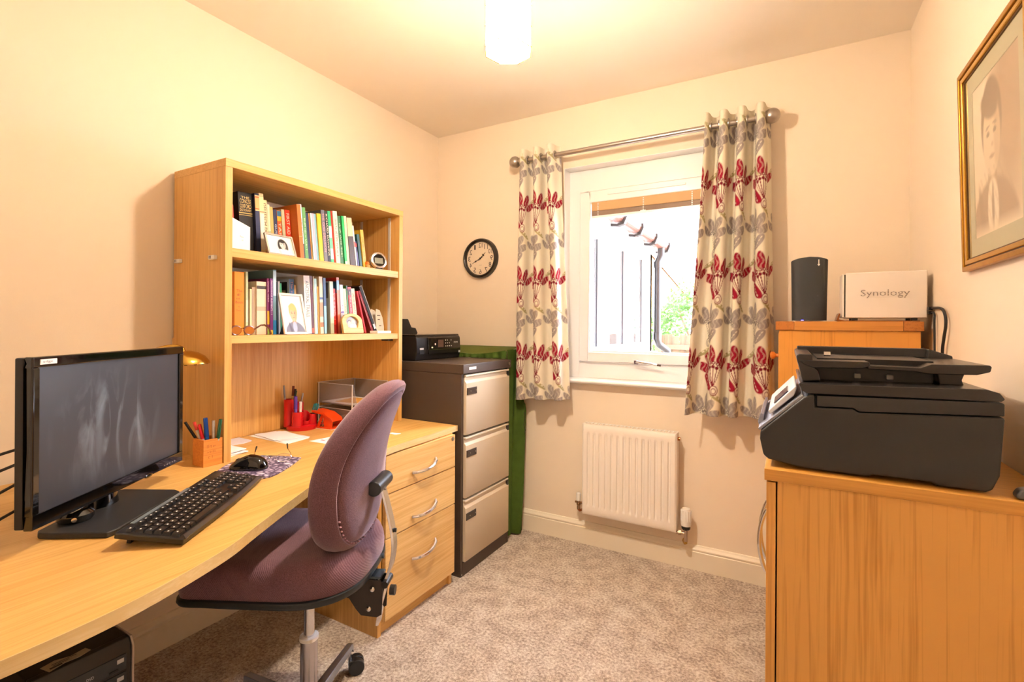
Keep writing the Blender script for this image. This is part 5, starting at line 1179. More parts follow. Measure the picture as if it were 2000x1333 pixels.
# ------------------------------------------------------------------ monitor
mo = thing('monitor', 'black flat screen monitor on the desk with a smudged dark screen', 'monitor', (.517, -1.929, D), (0, 0, math.atan2(.824, -.567)))
MW, MZ0, MZ1 = .2595, .049, .399
lpart('bezel', MB().box(-MW, MW, -.002, .016, MZ1-.022, MZ1).box(-MW, MW, -.002, .016, MZ0, MZ0+.030).box(-MW, -MW+.018, -.002, .016, MZ0+.030, MZ1-.022).box(MW-.018, MW, -.002, .016, MZ0+.030, MZ1-.022), M_gloss_black, mo, bevel=.003)
def screen_mat():
    m = bpy.data.materials.new('dusty_screen'); m.use_nodes = True; nt = m.node_tree; b = bsdf(m)
    tc = nt.nodes.new('ShaderNodeTexCoord'); mp = nt.nodes.new('ShaderNodeMapping'); mp.inputs['Scale'].default_value = (9, 1, 2.6); mp.inputs['Rotation'].default_value = (0, .25, 0)
    n = nt.nodes.new('ShaderNodeTexNoise'); n.inputs['Scale'].default_value = 2.2; n.inputs['Detail'].default_value = 7; n.inputs['Distortion'].default_value = 1.2
    nt.links.new(tc.outputs['Object'], mp.inputs[0]); nt.links.new(mp.outputs[0], n.inputs['Vector'])
    g = nt.nodes.new('ShaderNodeTexGradient'); g.gradient_type = 'SPHERICAL'
    mp2 = nt.nodes.new('ShaderNodeMapping'); mp2.inputs['Location'].default_value = (.15, 0, -1.35); mp2.inputs['Scale'].default_value = (5.2, 1, 6.2)
    nt.links.new(tc.outputs['Object'], mp2.inputs[0]); nt.links.new(mp2.outputs[0], g.inputs[0])
    r = ramp(nt, [(.46, (0, 0, 0)), (.72, (1, 1, 1))]); nt.links.new(n.outputs['Fac'], r.inputs[0])
    mu = nt.nodes.new('ShaderNodeMath'); mu.operation = 'MULTIPLY'; nt.links.new(r.outputs[0], mu.inputs[0]); nt.links.new(g.outputs['Fac'], mu.inputs[1])
    mx = nt.nodes.new('ShaderNodeMix'); mx.data_type = 'RGBA'; mx.inputs[6].default_value = (*hexc('#33343a'), 1); mx.inputs[7].default_value = (*hexc('#86919e'), 1)
    nt.links.new(mu.outputs[0], mx.inputs[0]); nt.links.new(mx.outputs[2], b.inputs['Base Color'])
    b.inputs['Roughness'].default_value = .38
    return m
lpart('screen', MB().box(-MW+.016, MW-.016, .004, .008, MZ0+.028, MZ1-.020), screen_mat(), mo)
lpart('back_shell', MB().box(-MW+.002, MW-.002, .017, .034, MZ0+.002, MZ1-.002), M_blackm, mo, bevel=.003)
lpart('rear_housing', MB().box(-.2, .2, .034, .058, MZ0+.04, MZ1-.05), M_blackm, mo, bevel=.01)
bd = lpart('badge', MB().box(-MW+.016, -MW+.057, -.0035, -.001, MZ1-.0165, MZ1-.0055), M_white, mo, bevel=.001)
text('lettering', 'edge', mat('ink_grey', '#77777c', .5), bd, .024, .006, frame((-MW+.033, -.0037, MZ1-.011), (1, 0, 0), (0, 0, 1)))
bt = MB()
for i in range(5): bt.box(.165+i*.012, .171+i*.012, -.003, -.001, MZ0+.010, MZ0+.0125)
lpart('button', bt, mat('button_silver', '#c8ccd2', .2, metal=.8), mo)
lpart('power_sensor', MB().sphere((.10, -.001, MZ0+.003), .018, 16, 8, (1, .18, .35)), M_gloss_black, mo)
nk = MB().lathe([(0, .012), (.048, .012), (.044, .03), (.040, .06), (.040, .11), (0, .11)], 28, (-.005, .05, 0), Matrix.Diagonal((1, .72, 1)))
lpart('neck', nk, M_gloss_black, mo)
bp_ = [(.574, -2.106), (.60, -2.092), (.696, -2.029), (.690, -2.005), (.60, -1.88), (.545, -1.808), (.52, -1.808), (.400, -1.874), (.395, -1.89), (.47, -1.99), (.555, -2.10)]
part('stand_base', MB().prism(bp_, D, D+.014, 'z'), M_blackm, mo, bevel=.004)
wc = thing('webcam', 'small round glossy black webcam under the monitor', 'webcam', (.555, -2.035, D+.0145))
part('body', MB().lathe([(.0, 0), (.030, 0), (.034, .006), (.034, .016), (.026, .024), (0, .027)], 28, (.555, -2.035, D+.0145), Matrix.Diagonal((1, 1, 1))), M_gloss_black, wc)
part('lens', MB().cyl((.587, -2.048, D+.026), (.592, -2.050, D+.026), .005, n=14), M_chrome, wc)
M_cable = mat('cable_black', '#151516', .5)
for k, (pts, lab) in enumerate((([(.50, -2.11, .905), (.44, -2.18, .87), (.40, -2.28, .80), (.37, -2.45, .75)], 'uppermost black lead behind the monitor'),
                         ([(.50, -2.12, .87), (.46, -2.20, .83), (.45, -2.30, .78), (.44, -2.46, .74)], 'second black lead behind the monitor'),
                         ([(.51, -2.12, .83), (.50, -2.20, .79), (.50, -2.30, .755), (.51, -2.46, .72)], 'third black lead behind the monitor'),
                         ([(.53, -2.10, .79), (.54, -2.20, .75), (.56, -2.30, .73), (.58, -2.46, .719)], 'lowest black lead resting on the desk'))):
    o = solo('monitor_lead', MB().tube(catmull(pts, 8), .0032, 8), M_cable, lab, 'cable', pts[-1], group='leads behind the monitor')

# ------------------------------------------------------------------ keyboard
kb = thing('keyboard', 'black full size keyboard on the desk in front of the monitor', 'keyboard', (.699, -1.832, D+.0195), (0, 0, math.atan2(.802, -.598)))
tl = radians(8.5)
T3 = Matrix.Rotation(tl, 4, 'X')
def kt(mb):
    mb.v = [tuple(T3 @ Vector(p)) for p in mb.v]; return mb
KW, KD = .2175, .070
n = 24; out = []
for i in range(n+1):
    t = i/n; out.append((-KW+2*KW*t, -KD-.006*sin(pi*t)+.006))
out = [(-KW, KD), ]+[(x, y) for x, y in out]+[(KW, KD)]
lpart('case', kt(MB().prism(out, -.007, .006, 'z')), mat('keyboard_black', '#161618', .3), kb, bevel=.003)
lpart('palm_edge', kt(MB().prism([(-KW+.002, -KD+.001)]+[(x, y-.002) for x, y in out[2:-2]]+[(KW-.002, -KD+.001)]+[(x, y+.010) for x, y in reversed(out[2:-2])], .0055, .0068, 'z')), mat('keyboard_grey', '#3a3d42', .3), kb)
lpart('media_strip', kt(MB().box(-.17, .06, KD-.010, KD-.002, .006, .0078)), mat('media_silver', '#8d98a0', .25, metal=.5), kb)
lpart('foot', kt(MB().box(-.19, -.165, KD-.02, KD-.012, -.026, -.006)), M_black, kb)
lpart('foot', kt(MB().box(.165, .19, KD-.02, KD-.012, -.026, -.006)), M_black, kb)
M_key = mat('key_black', '#1b1b1e', .35); M_leg = mat('key_legend', '#e6e6ea', .5)
KM, LM = {}, None
def keymesh(w, d):
    if (w, d) not in KM:
        m = MB(); a, b, h = w/2, d/2, .0062
        m.add([(-a, -b, 0), (a, -b, 0), (a, b, 0), (-a, b, 0), (-a+.002, -b+.0022, h), (a-.002, -b+.0022, h), (a-.002, b-.0012, h), (-a+.002, b-.0012, h)], [(4, 5, 6, 7), (0, 1, 5, 4), (1, 2, 6, 5), (2, 3, 7, 6), (3, 0, 4, 7)])
        me = m.mesh('key'); me.materials.append(M_key); KM[(w, d)] = me
    return KM[(w, d)]
lm = MB().add([(-.0022, -.0014, 0), (.0022, -.0014, 0), (.0022, .0014, 0), (-.0022, .0014, 0)], [(0, 1, 2, 3)]).mesh('legend'); lm.materials.append(M_leg)
U = .0186
rows_ = []
y = KD-.022
rows_.append((y, .011, [(-.20, .016)]+[(-.20+U*2+i*U+(i//4)*.008-.003, .0172) for i in range(12)]+[(.083+i*U, .0172) for i in range(3)]))
ry = [KD-.042-i*.0178 for i in range(5)]
def run(x, ws):
    o = []
    for w in ws: o.append((x+w*U/2, w*U-.0014)); x += w*U
    return o
L0 = -.2085
rows_.append((ry[0], .0165, run(L0, [1]*13+[2])+run(.075, [1]*3)+run(.1345, [1]*4)))
rows_.append((ry[1], .0165, run(L0, [1.5]+[1]*12+[1.5])+run(.075, [1]*3)+run(.1345, [1]*4)))
rows_.append((ry[2], .0165, run(L0, [1.75]+[1]*11+[2.25])+run(.1345, [1]*3)))
rows_.append((ry[3], .0165, run(L0, [1.25]+[1]*11+[2.75])+run(.075+U, [1])+run(.1345, [1]*4)))
rows_.append((ry[4], .0165, run(L0, [1.5, 1, 1.25, 5.5, 1.25, 1, 1, 1.5][:8])+run(.075, [1]*3)+run(.1345, [2, 1])))
for (yy, dd, ks) in rows_:
    for (x, w) in ks:
        if x+w/2 > KW: continue
        me = keymesh(round(w, 4), dd)
        o = bpy.data.objects.new('key', me); link(o, kb); o.matrix_local = T3 @ Matrix.Translation((x, yy, .006))
        if w < .09:
            q = bpy.data.objects.new('legend', lm); link(q, o); q.location = (-w*.12, dd*.08, .0064)

# mouse, mat and reading glasses
mpad = thing('mouse_mat', 'purple and white pebble patterned mouse mat', 'mouse mat', (.48, -1.56, D))
def pad_mat():
    m = bpy.data.materials.new('pebble_print'); m.use_nodes = True; nt = m.node_tree; b = bsdf(m)
    tc = nt.nodes.new('ShaderNodeTexCoord'); v = nt.nodes.new('ShaderNodeTexVoronoi'); v.feature = 'DISTANCE_TO_EDGE'; v.inputs['Scale'].default_value = 52
    v2 = nt.nodes.new('ShaderNodeTexVoronoi'); v2.inputs['Scale'].default_value = 52
    nt.links.new(tc.outputs['Object'], v.inputs[0]); nt.links.new(tc.outputs['Object'], v2.inputs[0])
    r = ramp(nt, [(.06, '#4a3a5a'), (.16, '#a698b4'), (.3, '#e6e0ea')]); nt.links.new(v.outputs[0], r.inputs[0])
    mx = nt.nodes.new('ShaderNodeMix'); mx.data_type = 'RGBA'; mx.blend_type = 'MULTIPLY'; mx.inputs[0].default_value = .45
    r2 = ramp(nt, [(.0, '#8f7f9c'), (1, '#ffffff')]); nt.links.new(v2.outputs['Color'], r2.inputs[0])
    nt.links.new(r.outputs[0], mx.inputs[6]); nt.links.new(r2.outputs[0], mx.inputs[7]); nt.links.new(mx.outputs[2], b.inputs['Base Color'])
    b.inputs['Roughness'].default_value = .55
    return m
pp_ = catmull([(.50, -1.705), (.42, -1.64), (.365, -1.565), (.348, -1.49), (.362, -1.452), (.42, -1.424), (.495, -1.400), (.512, -1.408), (.56, -1.48), (.60, -1.555), (.606, -1.60), (.575, -1.66), (.52, -1.702)], 4)
part('mat', MB().prism(pp_, D+.0003, D+.0038, 'z'), pad_mat(), mpad)
part('rubber_base', MB().prism(pp_, D, D+.0018, 'z'), M_black, mpad)
ms = thing('mouse', 'glossy black computer mouse on the patterned mat', 'mouse', (.478, -1.568, D+.004), (0, 0, math.atan2(.56, .83)))
def mouse(i, j):
    a = 2*pi*i; r = sin(pi/2*j) if j < 1 else 1
    L = .056 if cos(a) > 0 else .062
    x = L*math.copysign(abs(cos(a))**.85, cos(a))*r; y = .033*math.copysign(abs(sin(a))**.8, sin(a))*r*(1-.10*(x < 0)*abs(x)/.06)
    h = .040*math.sqrt(max(0, 1-r**2.6))*(1-.35*max(0, -x)/.062)+.004*(1-r)
    return (x, y, h+.001)
mm_ = MB(); mm_.grid(mouse, 40, 16, cu=True)
lpart('shell', mm_, M_gloss_black, ms)
lpart('scroll_wheel', MB().cyl((-.034, -.004, .024), (-.034, .004, .024), .009, n=18), M_blackm, ms)
sgp = thing('reading_glasses', 'wire reading glasses lying upside down on the mouse mat', 'glasses', (.50, -1.475, D+.0045))
gx = Vector((.55, .835, 0)).normalized(); gyv = Vector((-gx.y, gx.x, 0)); go = Vector((.487, -1.494, D+.0045))
def gpt(a, b, z): return go+gx*a+gyv*b+Vector((0, 0, z))
for s in (-1, 1):
    pts = [gpt(s*.033+.024*cos(t), .004*sin(t), .0145+.0135*sin(t)) for t in [2*pi*k/20 for k in range(20)]]
    part('rim', MB().tube(pts, .0011, 6, closed=True), M_chrome, sgp)
    part('lens', MB().add([gpt(s*.033+.0235*cos(t), .004*sin(t), .0145+.013*sin(t)) for t in [2*pi*k/20 for k in range(20)]], [tuple(range(20))]), glass_mat('spectacle_lens', (.96, .97, .98), .08), sgp)
    hng = gpt(s*.058, .0, .012)
    tip = gpt(s*.050-.002, .060, .030); tip2 = gpt(s*.048, .088, .040)
    part('arm', MB().tube([hng, gpt(s*.056, .03, .020), tip], .0012, 6), M_chrome, sgp)
    part('arm_tip', MB().tube([tip, tip2], [.0018, .0028], 8), M_black, sgp)
part('bridge', MB().tube([gpt(-.009, 0, .018), gpt(0, -.002, .022), gpt(.009, 0, .018)], .0012, 6), M_chrome, sgp)

# ------------------------------------------------------------------ pen box and pens
pb = thing('pen_box', 'square orange wooden pen box beside the bookcase', 'pen holder', (.302, -1.60, D))
M_pb = wood('pen_box_wood', '#dd8f3c', '#c4722a', 'y', scale=1.5)
bx0, bx1, by0, by1, bz = .268, .332, -1.632, -1.571, D+.088
part('wall', MB().box(bx0, bx1, by0, by0+.006, D, bz), M_pb, pb); part('wall', MB().box(bx0, bx1, by1-.006, by1, D, bz), M_pb, pb)
part('wall', MB().box(bx0, bx0+.006, by0+.006, by1-.006, D, bz), M_pb, pb); part('wall', MB().box(bx1-.006, bx1, by0+.006, by1-.006, D, bz), M_pb, pb)
part('floor', MB().box(bx0+.006, bx1-.006, by0+.006, by1-.006, D, D+.006), M_pb, pb)
M_stamp = mat('stamp_ink', '#b5682c', .6)
for k in range(3): marks('engraving', M_stamp, pb, .040-.004*k, .011, INV[pb.name] @ frame((bx1, (by0+by1)/2, D+.066-.017*k), (0, 1, 0), (0, 0, 1)), 30+k, words=1)
def pen(label, base, tip, r, colb, colc, cfrac=.38, cat='pen', name='pen', clip=True, group='pens in the pen holders', glossy=.25):
    base, tip = Vector(base), Vector(tip); d = tip-base
    p = thing(name, label, cat, base, group=group)
    part('barrel', MB().cyl(base, base+d*(1-cfrac), r*.6, r, 12).cyl(base+d*(1-cfrac), base+d*(1-cfrac*.98), r, r, 12), mat('pen_'+colb.strip('#'), colb, glossy), p)
    c = part('cap', MB().cyl(base+d*(1-cfrac), tip, r*1.12, r*1.05, 12), mat('pen_'+colc.strip('#'), colc, glossy), p)
    if clip:
        s = Vector((.6, -.8, 0)).normalized()*r*1.3
        part('clip', MB().tube([tip+s*.6, tip+s-d*.03, tip+s-d*(cfrac*.85)], r*.22, 6), mat('pen_'+colc.strip('#'), colc, glossy), c)
    return p
zf = D+.008
pen('black ballpoint pen leaning left in the wooden pen box', (.300, -1.590, zf), (.236, -1.640, D+.140), .0042, '#1c1c1e', '#101012')
pen('white pen with red tip in the wooden pen box', (.300, -1.600, zf), (.268, -1.628, D+.142), .0045, '#e9e2dc', '#d8433a', .2)
pen('red capped pen in the wooden pen box', (.310, -1.605, zf), (.292, -1.624, D+.136), .0050, '#d9d4d0', '#d0202a')
pen('blue marker pen in the wooden pen box', (.304, -1.600, zf), (.304, -1.612, D+.156), .0064, '#1f58a8', '#17479a', .42)
pen('silver ballpoint pen in the wooden pen box', (.314, -1.590, zf), (.320, -1.594, D+.146), .0042, '#c9c4be', '#b9b4b0', .3, glossy=.15)
pen('green capped pen in the wooden pen box', (.318, -1.588, zf), (.336, -1.580, D+.150), .0052, '#b9c4bc', '#14593a', .45)

# ------------------------------------------------------------------ red desk organiser
og = thing('desk_organiser', 'red plastic desk organiser made of joined tubes', 'organiser', (.080, -1.075, D))
M_red = mat('red_plastic', '#c4141c', .28)
part('base', MB().lathe([(0, 0), (.062, 0), (.064, .004), (.064, .016), (.060, .019), (0, .019)], 44, (.082, -1.073, D)), M_red, og)
def cup(c, r, h, cut=0, nm='tube'):
    n = 28; t = .0022; vs = []; zt = []
    for R_, zz in ((r, 0), (r, 1), (r-t, 1), (r-t, 0)):
        for k in range(n):
            a = 2*pi*k/n; z = D+.012+(h-.012)*zz
            if zz and cut: z -= cut*(.5+.5*cos(a-radians(-20)))
            vs.append((c[0]+R_*cos(a), c[1]+R_*sin(a), z))
    fs = [(j*n+k, j*n+(k+1) % n, (j+1)*n+(k+1) % n, (j+1)*n+k) for j in range(3) for k in range(n)]
    m = MB().add(vs, fs); m.smooth = True
    return part(nm, m, M_red, og)
cup((.048, -1.112), .0225, .134); cup((.050, -1.068), .0225, .115); cup((.098, -1.108), .024, .082)
cup((.092, -1.060), .021, .080, .045); cup((.104, -1.032), .019, .064)
ZF = D+.016
def opn(lab, b, t, r, c1, c2, cf=.3, nm='pen', cat='pen', clip=True): return pen(lab, (*b, ZF), t, r, c1, c2, cf, cat, nm, clip, 'pens in the red organiser')
opn('tall silver propelling pencil in the red organiser', (.042, -1.118), (.034, -1.130, D+.196), .0036, '#b9b6b2', '#8d8a88')
opn('purple felt pen in the red organiser', (.100, -1.118), (.106, -1.124, D+.152), .0072, '#6a4aa8', '#5a3a9a', .4)
opn('white correction pen in the red organiser', (.108, -1.103), (.114, -1.104, D+.126), .0062, '#ece6e2', '#d9d2d0', .3)
opn('brass and brown pen in the red organiser', (.050, -1.105), (.054, -1.096, D+.192), .0048, '#c8a060', '#6a2f22', .25)
opn('black ballpoint pen in the red organiser', (.054, -1.102), (.060, -1.090, D+.178), .0046, '#d9d0c4', '#241f22', .3)
opn('dark green pen in the red organiser', (.056, -1.118), (.060, -1.086, D+.170), .004, '#1a5a3e', '#124a34', .3)
opn('small silver pen in the red organiser', (.050, -1.072), (.062, -1.052, D+.156), .0036, '#cfcac6', '#a9a6a2', .3)
scs = thing('scissors', 'teal handled scissors standing in the red organiser', 'scissors', (.104, -1.032, ZF))
for s in (-1, 1):
    part('handle', MB().tube([(.108+.004*s, -1.030, D+.058), (.112+.007*s, -1.026+.006*s, D+.085), (.116+.006*s, -1.022+.006*s, D+.106), (.116+.001*s, -1.022+.001*s, D+.108), (.110, -1.028, D+.075)], .0032, 8), mat('teal_plastic', '#12757c', .3), scs)
    part('blade', MB().tube([(.108+.003*s, -1.030, D+.060), (.103, -1.034, ZF)], [.0024, .0008], 6), M_chrome, scs)

# ------------------------------------------------------------------ papers
def sheet(nm, lab, poly, z, t, m=None, cat='paper', tw=None, group=None):
    c = (sum(p[0] for p in poly)/len(poly), sum(p[1] for p in poly)/len(poly), z)
    return solo(nm, MB().prism(poly, z, z+t, 'z'), m or M_paper, lab, cat, c, group=group)
sheet('paper', 'lowest sheet of the white paper pile by the red organiser', [(.028, -1.285), (.036, -1.17), (.270, -1.180), (.286, -1.296)], D+.0002, .0012, group='pile of white papers')
sheet('envelope', 'grey edged envelope in the middle of the white paper pile', [(.035, -1.270), (.060, -1.165), (.262, -1.172), (.240, -1.285)], D+.0016, .0022, mat('grey_envelope', '#e2dfe6', .7), 'envelope', group='pile of white papers')
sheet('paper', 'topmost white sheet of the paper pile', [(.030, -1.262), (.085, -1.158), (.248, -1.190), (.205, -1.292)], D+.0042, .0009, group='pile of white papers')
letter = thing('letter', 'printed white letter lying beside the chair back', 'paper', (.40, -1.10, D))
part('sheet', MB().prism([(.315, -1.217), (.47, -1.209), (.50, -.985), (.345, -.998)], D+.0002, D+.0010, 'z'), M_paper, letter)
lnm = MB()
for k in range(7):
    t = k/7; lnm.obox((.352+.013*t+.02, -1.165+.15*t, D+.0012), (.09-.02*(k % 3), .0016, .0003), Matrix.Rotation(.08, 3, 'Z'))
part('print_lines', lnm, mat('ink_blue_grey', '#8d8fa8', .6), letter)
part('letterhead', MB().obox((.352, -1.180, D+.0012), (.022, .008, .0003)), mat('ink_red', '#c0566a', .6), letter)
sheet('booklet', 'thin white booklet lying inside the bookcase foot', [(.028, -1.425), (.030, -1.330), (.118, -1.332), (.132, -1.372), (.12, -1.43)], D+.0002, .004, mat('booklet_grey', '#dfdce4', .6), 'booklet')
for k in range(5):
    sheet('card', ['lowest', 'second', 'third', 'fourth', 'topmost'][k]+' white card in the small pile beside the bookcase side', [(.17+.004*k, -1.538), (.285-.010*(k % 2), -1.538), (.262+.006*((k*2) % 3), -1.452+.008*(k % 2)), (.18, -1.455)], D+.0003+k*.0036, .0028, group='pile of white cards')
sheet('paper_scrap', 'small white paper scrap on the desk end', [(.47, -.955), (.53, -.95), (.535, -.925), (.49, -.93)], D+.0002, .0008)

# letter tray
tr_ = thing('letter_tray', 'two tier smoky clear plastic letter tray on the desk', 'letter tray', (.16, -.835, D))
def acrylic():
    m = bpy.data.materials.new('smoky_acrylic'); m.use_nodes = True; nt = m.node_tree; b = bsdf(m)
    b.inputs['Base Color'].default_value = (.50, .48, .49, 1); b.inputs['Roughness'].default_value = .08
    t = nt.nodes.new('ShaderNodeBsdfTransparent'); t.inputs[0].default_value = (.86, .85, .86, 1); mx = nt.nodes.new('ShaderNodeMixShader'); mx.inputs[0].default_value = .72
    nt.links.new(b.outputs[0], mx.inputs[1]); nt.links.new(t.outputs[0], mx.inputs[2]); nt.links.new(mx.outputs[0], nt.nodes['Material Output'].inputs['Surface'])
    return m
M_ac = acrylic(); M_rim = mat('acrylic_edge', '#cfcac8', .15, spec=.8)
ty0, ty1, tx0, tx1 = -.952, -.735, .035, .292
for z0, z1 in ((D+.012, D+.080), (D+.098, D+.195)):
    m = MB().box(tx0, tx1+.02, ty0, ty1, z0, z0+.003)
    t = part('tray', m, M_ac, tr_)
    part('tray_wall', MB().box(tx0, tx0+.002, ty0, ty1, z0+.003, z1), M_ac, t)
    for y in (ty0, ty1-.002):
        part('tray_wall', MB().prism([(tx0+.002, z0+.003), (tx1+.02, z0+.003), (tx1+.005, z0+.012), (tx1-.02, z1), (tx0+.002, z1)], y, y+.002, 'y'), M_ac, t)
    part('rim', MB().box(tx0, tx0+.003, ty0, ty1, z1-.0022, z1).box(tx0, tx1-.02, ty0-.0006, ty0+.0022, z1-.0022, z1).box(tx0, tx1-.02, ty1-.0022, ty1+.0006, z1-.0022, z1), M_rim, t)
for x, zt in ((tx0+.012, D+.196), (tx1-.022, D+.196)):
    for y in (ty0-.004, ty1+.001):
        part('post', MB().box(x-.003, x+.003, y, y+.003, D, zt), M_rim, tr_, bevel=.001)
part('foot', MB().box(tx0-.004, tx0+.03, ty0-.012, ty0+.01, D, D+.010), mat('foot_cream', '#d8c9a4', .5), tr_, bevel=.002)
sheet('leaflet', 'white leaflet in the upper letter tray', [(.05, -.94), (.285, -.945), (.29, -.76), (.06, -.75)], D+.1015, .002, group='papers in the letter tray')
sheet('leaflet', 'orange printed leaflet on top in the upper letter tray', [(.12, -.92), (.26, -.90), (.27, -.77), (.10, -.79)], D+.104, .0015, mat('leaflet_orange', '#dda24a', .5, var=.4, vscale=40), group='papers in the letter tray')
sheet('leaflet', 'pale leaflet in the lower letter tray', [(.05, -.94), (.28, -.945), (.285, -.76), (.06, -.75)], D+.0155, .003, mat('leaflet_grey', '#c9c4c4', .6), group='papers in the letter tray')

# orange hole punch
hp = thing('hole_punch', 'orange metal hole punch beside the letter tray', 'hole punch', (.165, -1.0, D), (0, 0, radians(6)))
M_or = mat('orange_enamel', '#e2440e', .3)
lpart('base', MB().prism([(-.055, -.037), (.055, -.037), (.06, -.03), (.06, .03), (.055, .037), (-.055, .037), (-.06, .03), (-.06, -.03)], .003, .008, 'z'), M_or, hp, bevel=.001)
lpart('chip_tray', MB().prism([(-.056, -.038), (.056, -.038), (.061, -.03), (.061, .03), (.056, .038), (-.056, .038), (-.061, .03), (-.061, -.03)], 0, .003, 'z'), mat('tray_translucent', '#e6d9cc', .4), hp)
for y in (-.03, .028):
    lpart('side_plate', MB().prism([(.008, .008), (.052, .008), (.057, .034), (.047, .046), (.0, .062)], y, y+.002, 'y'), M_or, hp)
    lpart('side_strut', MB().prism([(-.036, .008), (-.020, .008), (.002, .056), (-.010, .062)], y, y+.002, 'y'), M_or, hp)
lpart('lever', MB().prism([(-.066, .074), (-.063, .080), (.008, .071), (.050, .049), (.058, .036), (.053, .034), (.046, .043), (.006, .062), (-.058, .069)], -.033, .033, 'y'), M_or, hp, bevel=.001)
lpart('punch_pin', MB().cyl((-.012, -.018, .008), (-.012, -.018, .058), .0035, n=10).cyl((-.012, .018, .008), (-.012, .018, .058), .0035, n=10).box(-.02, .03, -.028, .028, .022, .026), M_chrome, hp)

# brass desk lamp
dl = thing('desk_lamp', 'brass domed desk lamp behind the monitor', 'lamp', (.165, -1.75, D))
lc = (.250, -1.652, 0)
shade = [(.0, 1.094), (.018, 1.0935), (.040, 1.088), (.060, 1.076), (.072, 1.060), (.074, 1.052), (.072, 1.052), (.058, 1.073), (.038, 1.085), (.018, 1.0905), (0, 1.091)]
part('shade', MB().lathe(shade, 44, lc), M_brass, dl)
tb = MB()
for i in range(16):
    a = 2*pi*i/16; tb.obox((lc[0]+.0685*cos(a), lc[1]+.0685*sin(a), 1.0515), (.003, .008, .004), Matrix.Rotation(a, 3, 'Z'))
part('vent_rim', tb, mat('dark_brass', '#4a3412', .4, metal=.8), dl)
part('stem', MB().tube(catmull([(.165, -1.75, D+.015), (.165, -1.75, .92), (.168, -1.745, 1.02), (.185, -1.725, 1.085), (.22, -1.685, 1.108), (.244, -1.658, 1.104), (.25, -1.652, 1.088)], 6), .006, 12), M_brass, dl)
part('base', MB().lathe([(0, 0), (.06, 0), (.062, .006), (.05, .014), (.012, .02), (0, .02)], 36, (.165, -1.75, D)), M_brass, dl)

# computer tower under the desk
ct = thing('computer_tower', 'black computer tower with silver side under the desk', 'computer', (.34, -2.015, 0))
tx0, tx1, ty0, ty1, tz = .13, .552, -2.112, -1.920, .40
part('case', MB().box(tx0, tx1-.02, ty0, ty1-.004, 0.01, tz), M_blackm, ct, bevel=.004)
part('front_panel', MB().prism([(tx1-.02, .01), (tx1, .01), (tx1+.004, tz-.02), (tx1-.006, tz-.002), (tx1-.02, tz)], ty0+.001, ty1-.004, 'y'), mat('tower_front', '#1f2226', .35), ct, bevel=.002)
part('side_strip', MB().prism([(tx0, .01), (tx1+.006, .01), (tx1+.010, tz-.02), (tx1-.002, tz), (tx0, tz)], ty1-.004, ty1+.001, 'y'), mat('tower_silver', '#b9b3b4', .3, metal=.6), ct, bevel=.001)
for z0, z1 in ((tz-.072, tz-.034), (tz-.118, tz-.078)):
    d = part('disc_drive', MB().box(tx1-.01, tx1+.0065, ty0+.02, ty1-.014, z0, z1), mat('drive_black', '#2a2f34', .3), ct, bevel=.0015)
    part('eject_button', MB().box(tx1+.0062, tx1+.009, ty1-.050, ty1-.032, z0+.005, z0+.009), M_black, d)
    wtext('lettering', 'DVD', mat('drive_print', '#c4c8cc', .4), d, .014, .007, (tx1+.0066, ty0+.105, z1-.020), (0, 1, 0), (0, 0, 1))
    part('disc_logo', MB().box(tx1+.006, tx1+.0069, ty1-.034, ty1-.020, z1-.018, z1-.008), mat('drive_print', '#c4c8cc', .4), d)
stc = part('sticker', MB().prism([(.512, -2.082), (.545, -2.076), (.536, -2.045), (.540, -2.02), (.532, -1.996), (.512, -2.0), (.518, -2.03), (.506, -2.055)], tz, tz+.0006, 'z'), mat('sticker_paper', '#b8b2a2', .5), ct)
part('sticker_print', MB().box(.520, .522, -2.065, -2.02, tz+.0006, tz+.0009).box(.526, .528, -2.065, -2.035, tz+.0006, tz+.0009).box(.531, .537, -2.072, -2.05, tz+.0006, tz+.0009), mat('sticker_ink', '#4a4640', .6), stc)
for x in (.17, .50):
    part('foot', MB().box(x, x+.03, ty0+.02, ty0+.04, 0, .01).box(x, x+.03, ty1-.04, ty1-.02, 0, .01), M_black, ct)

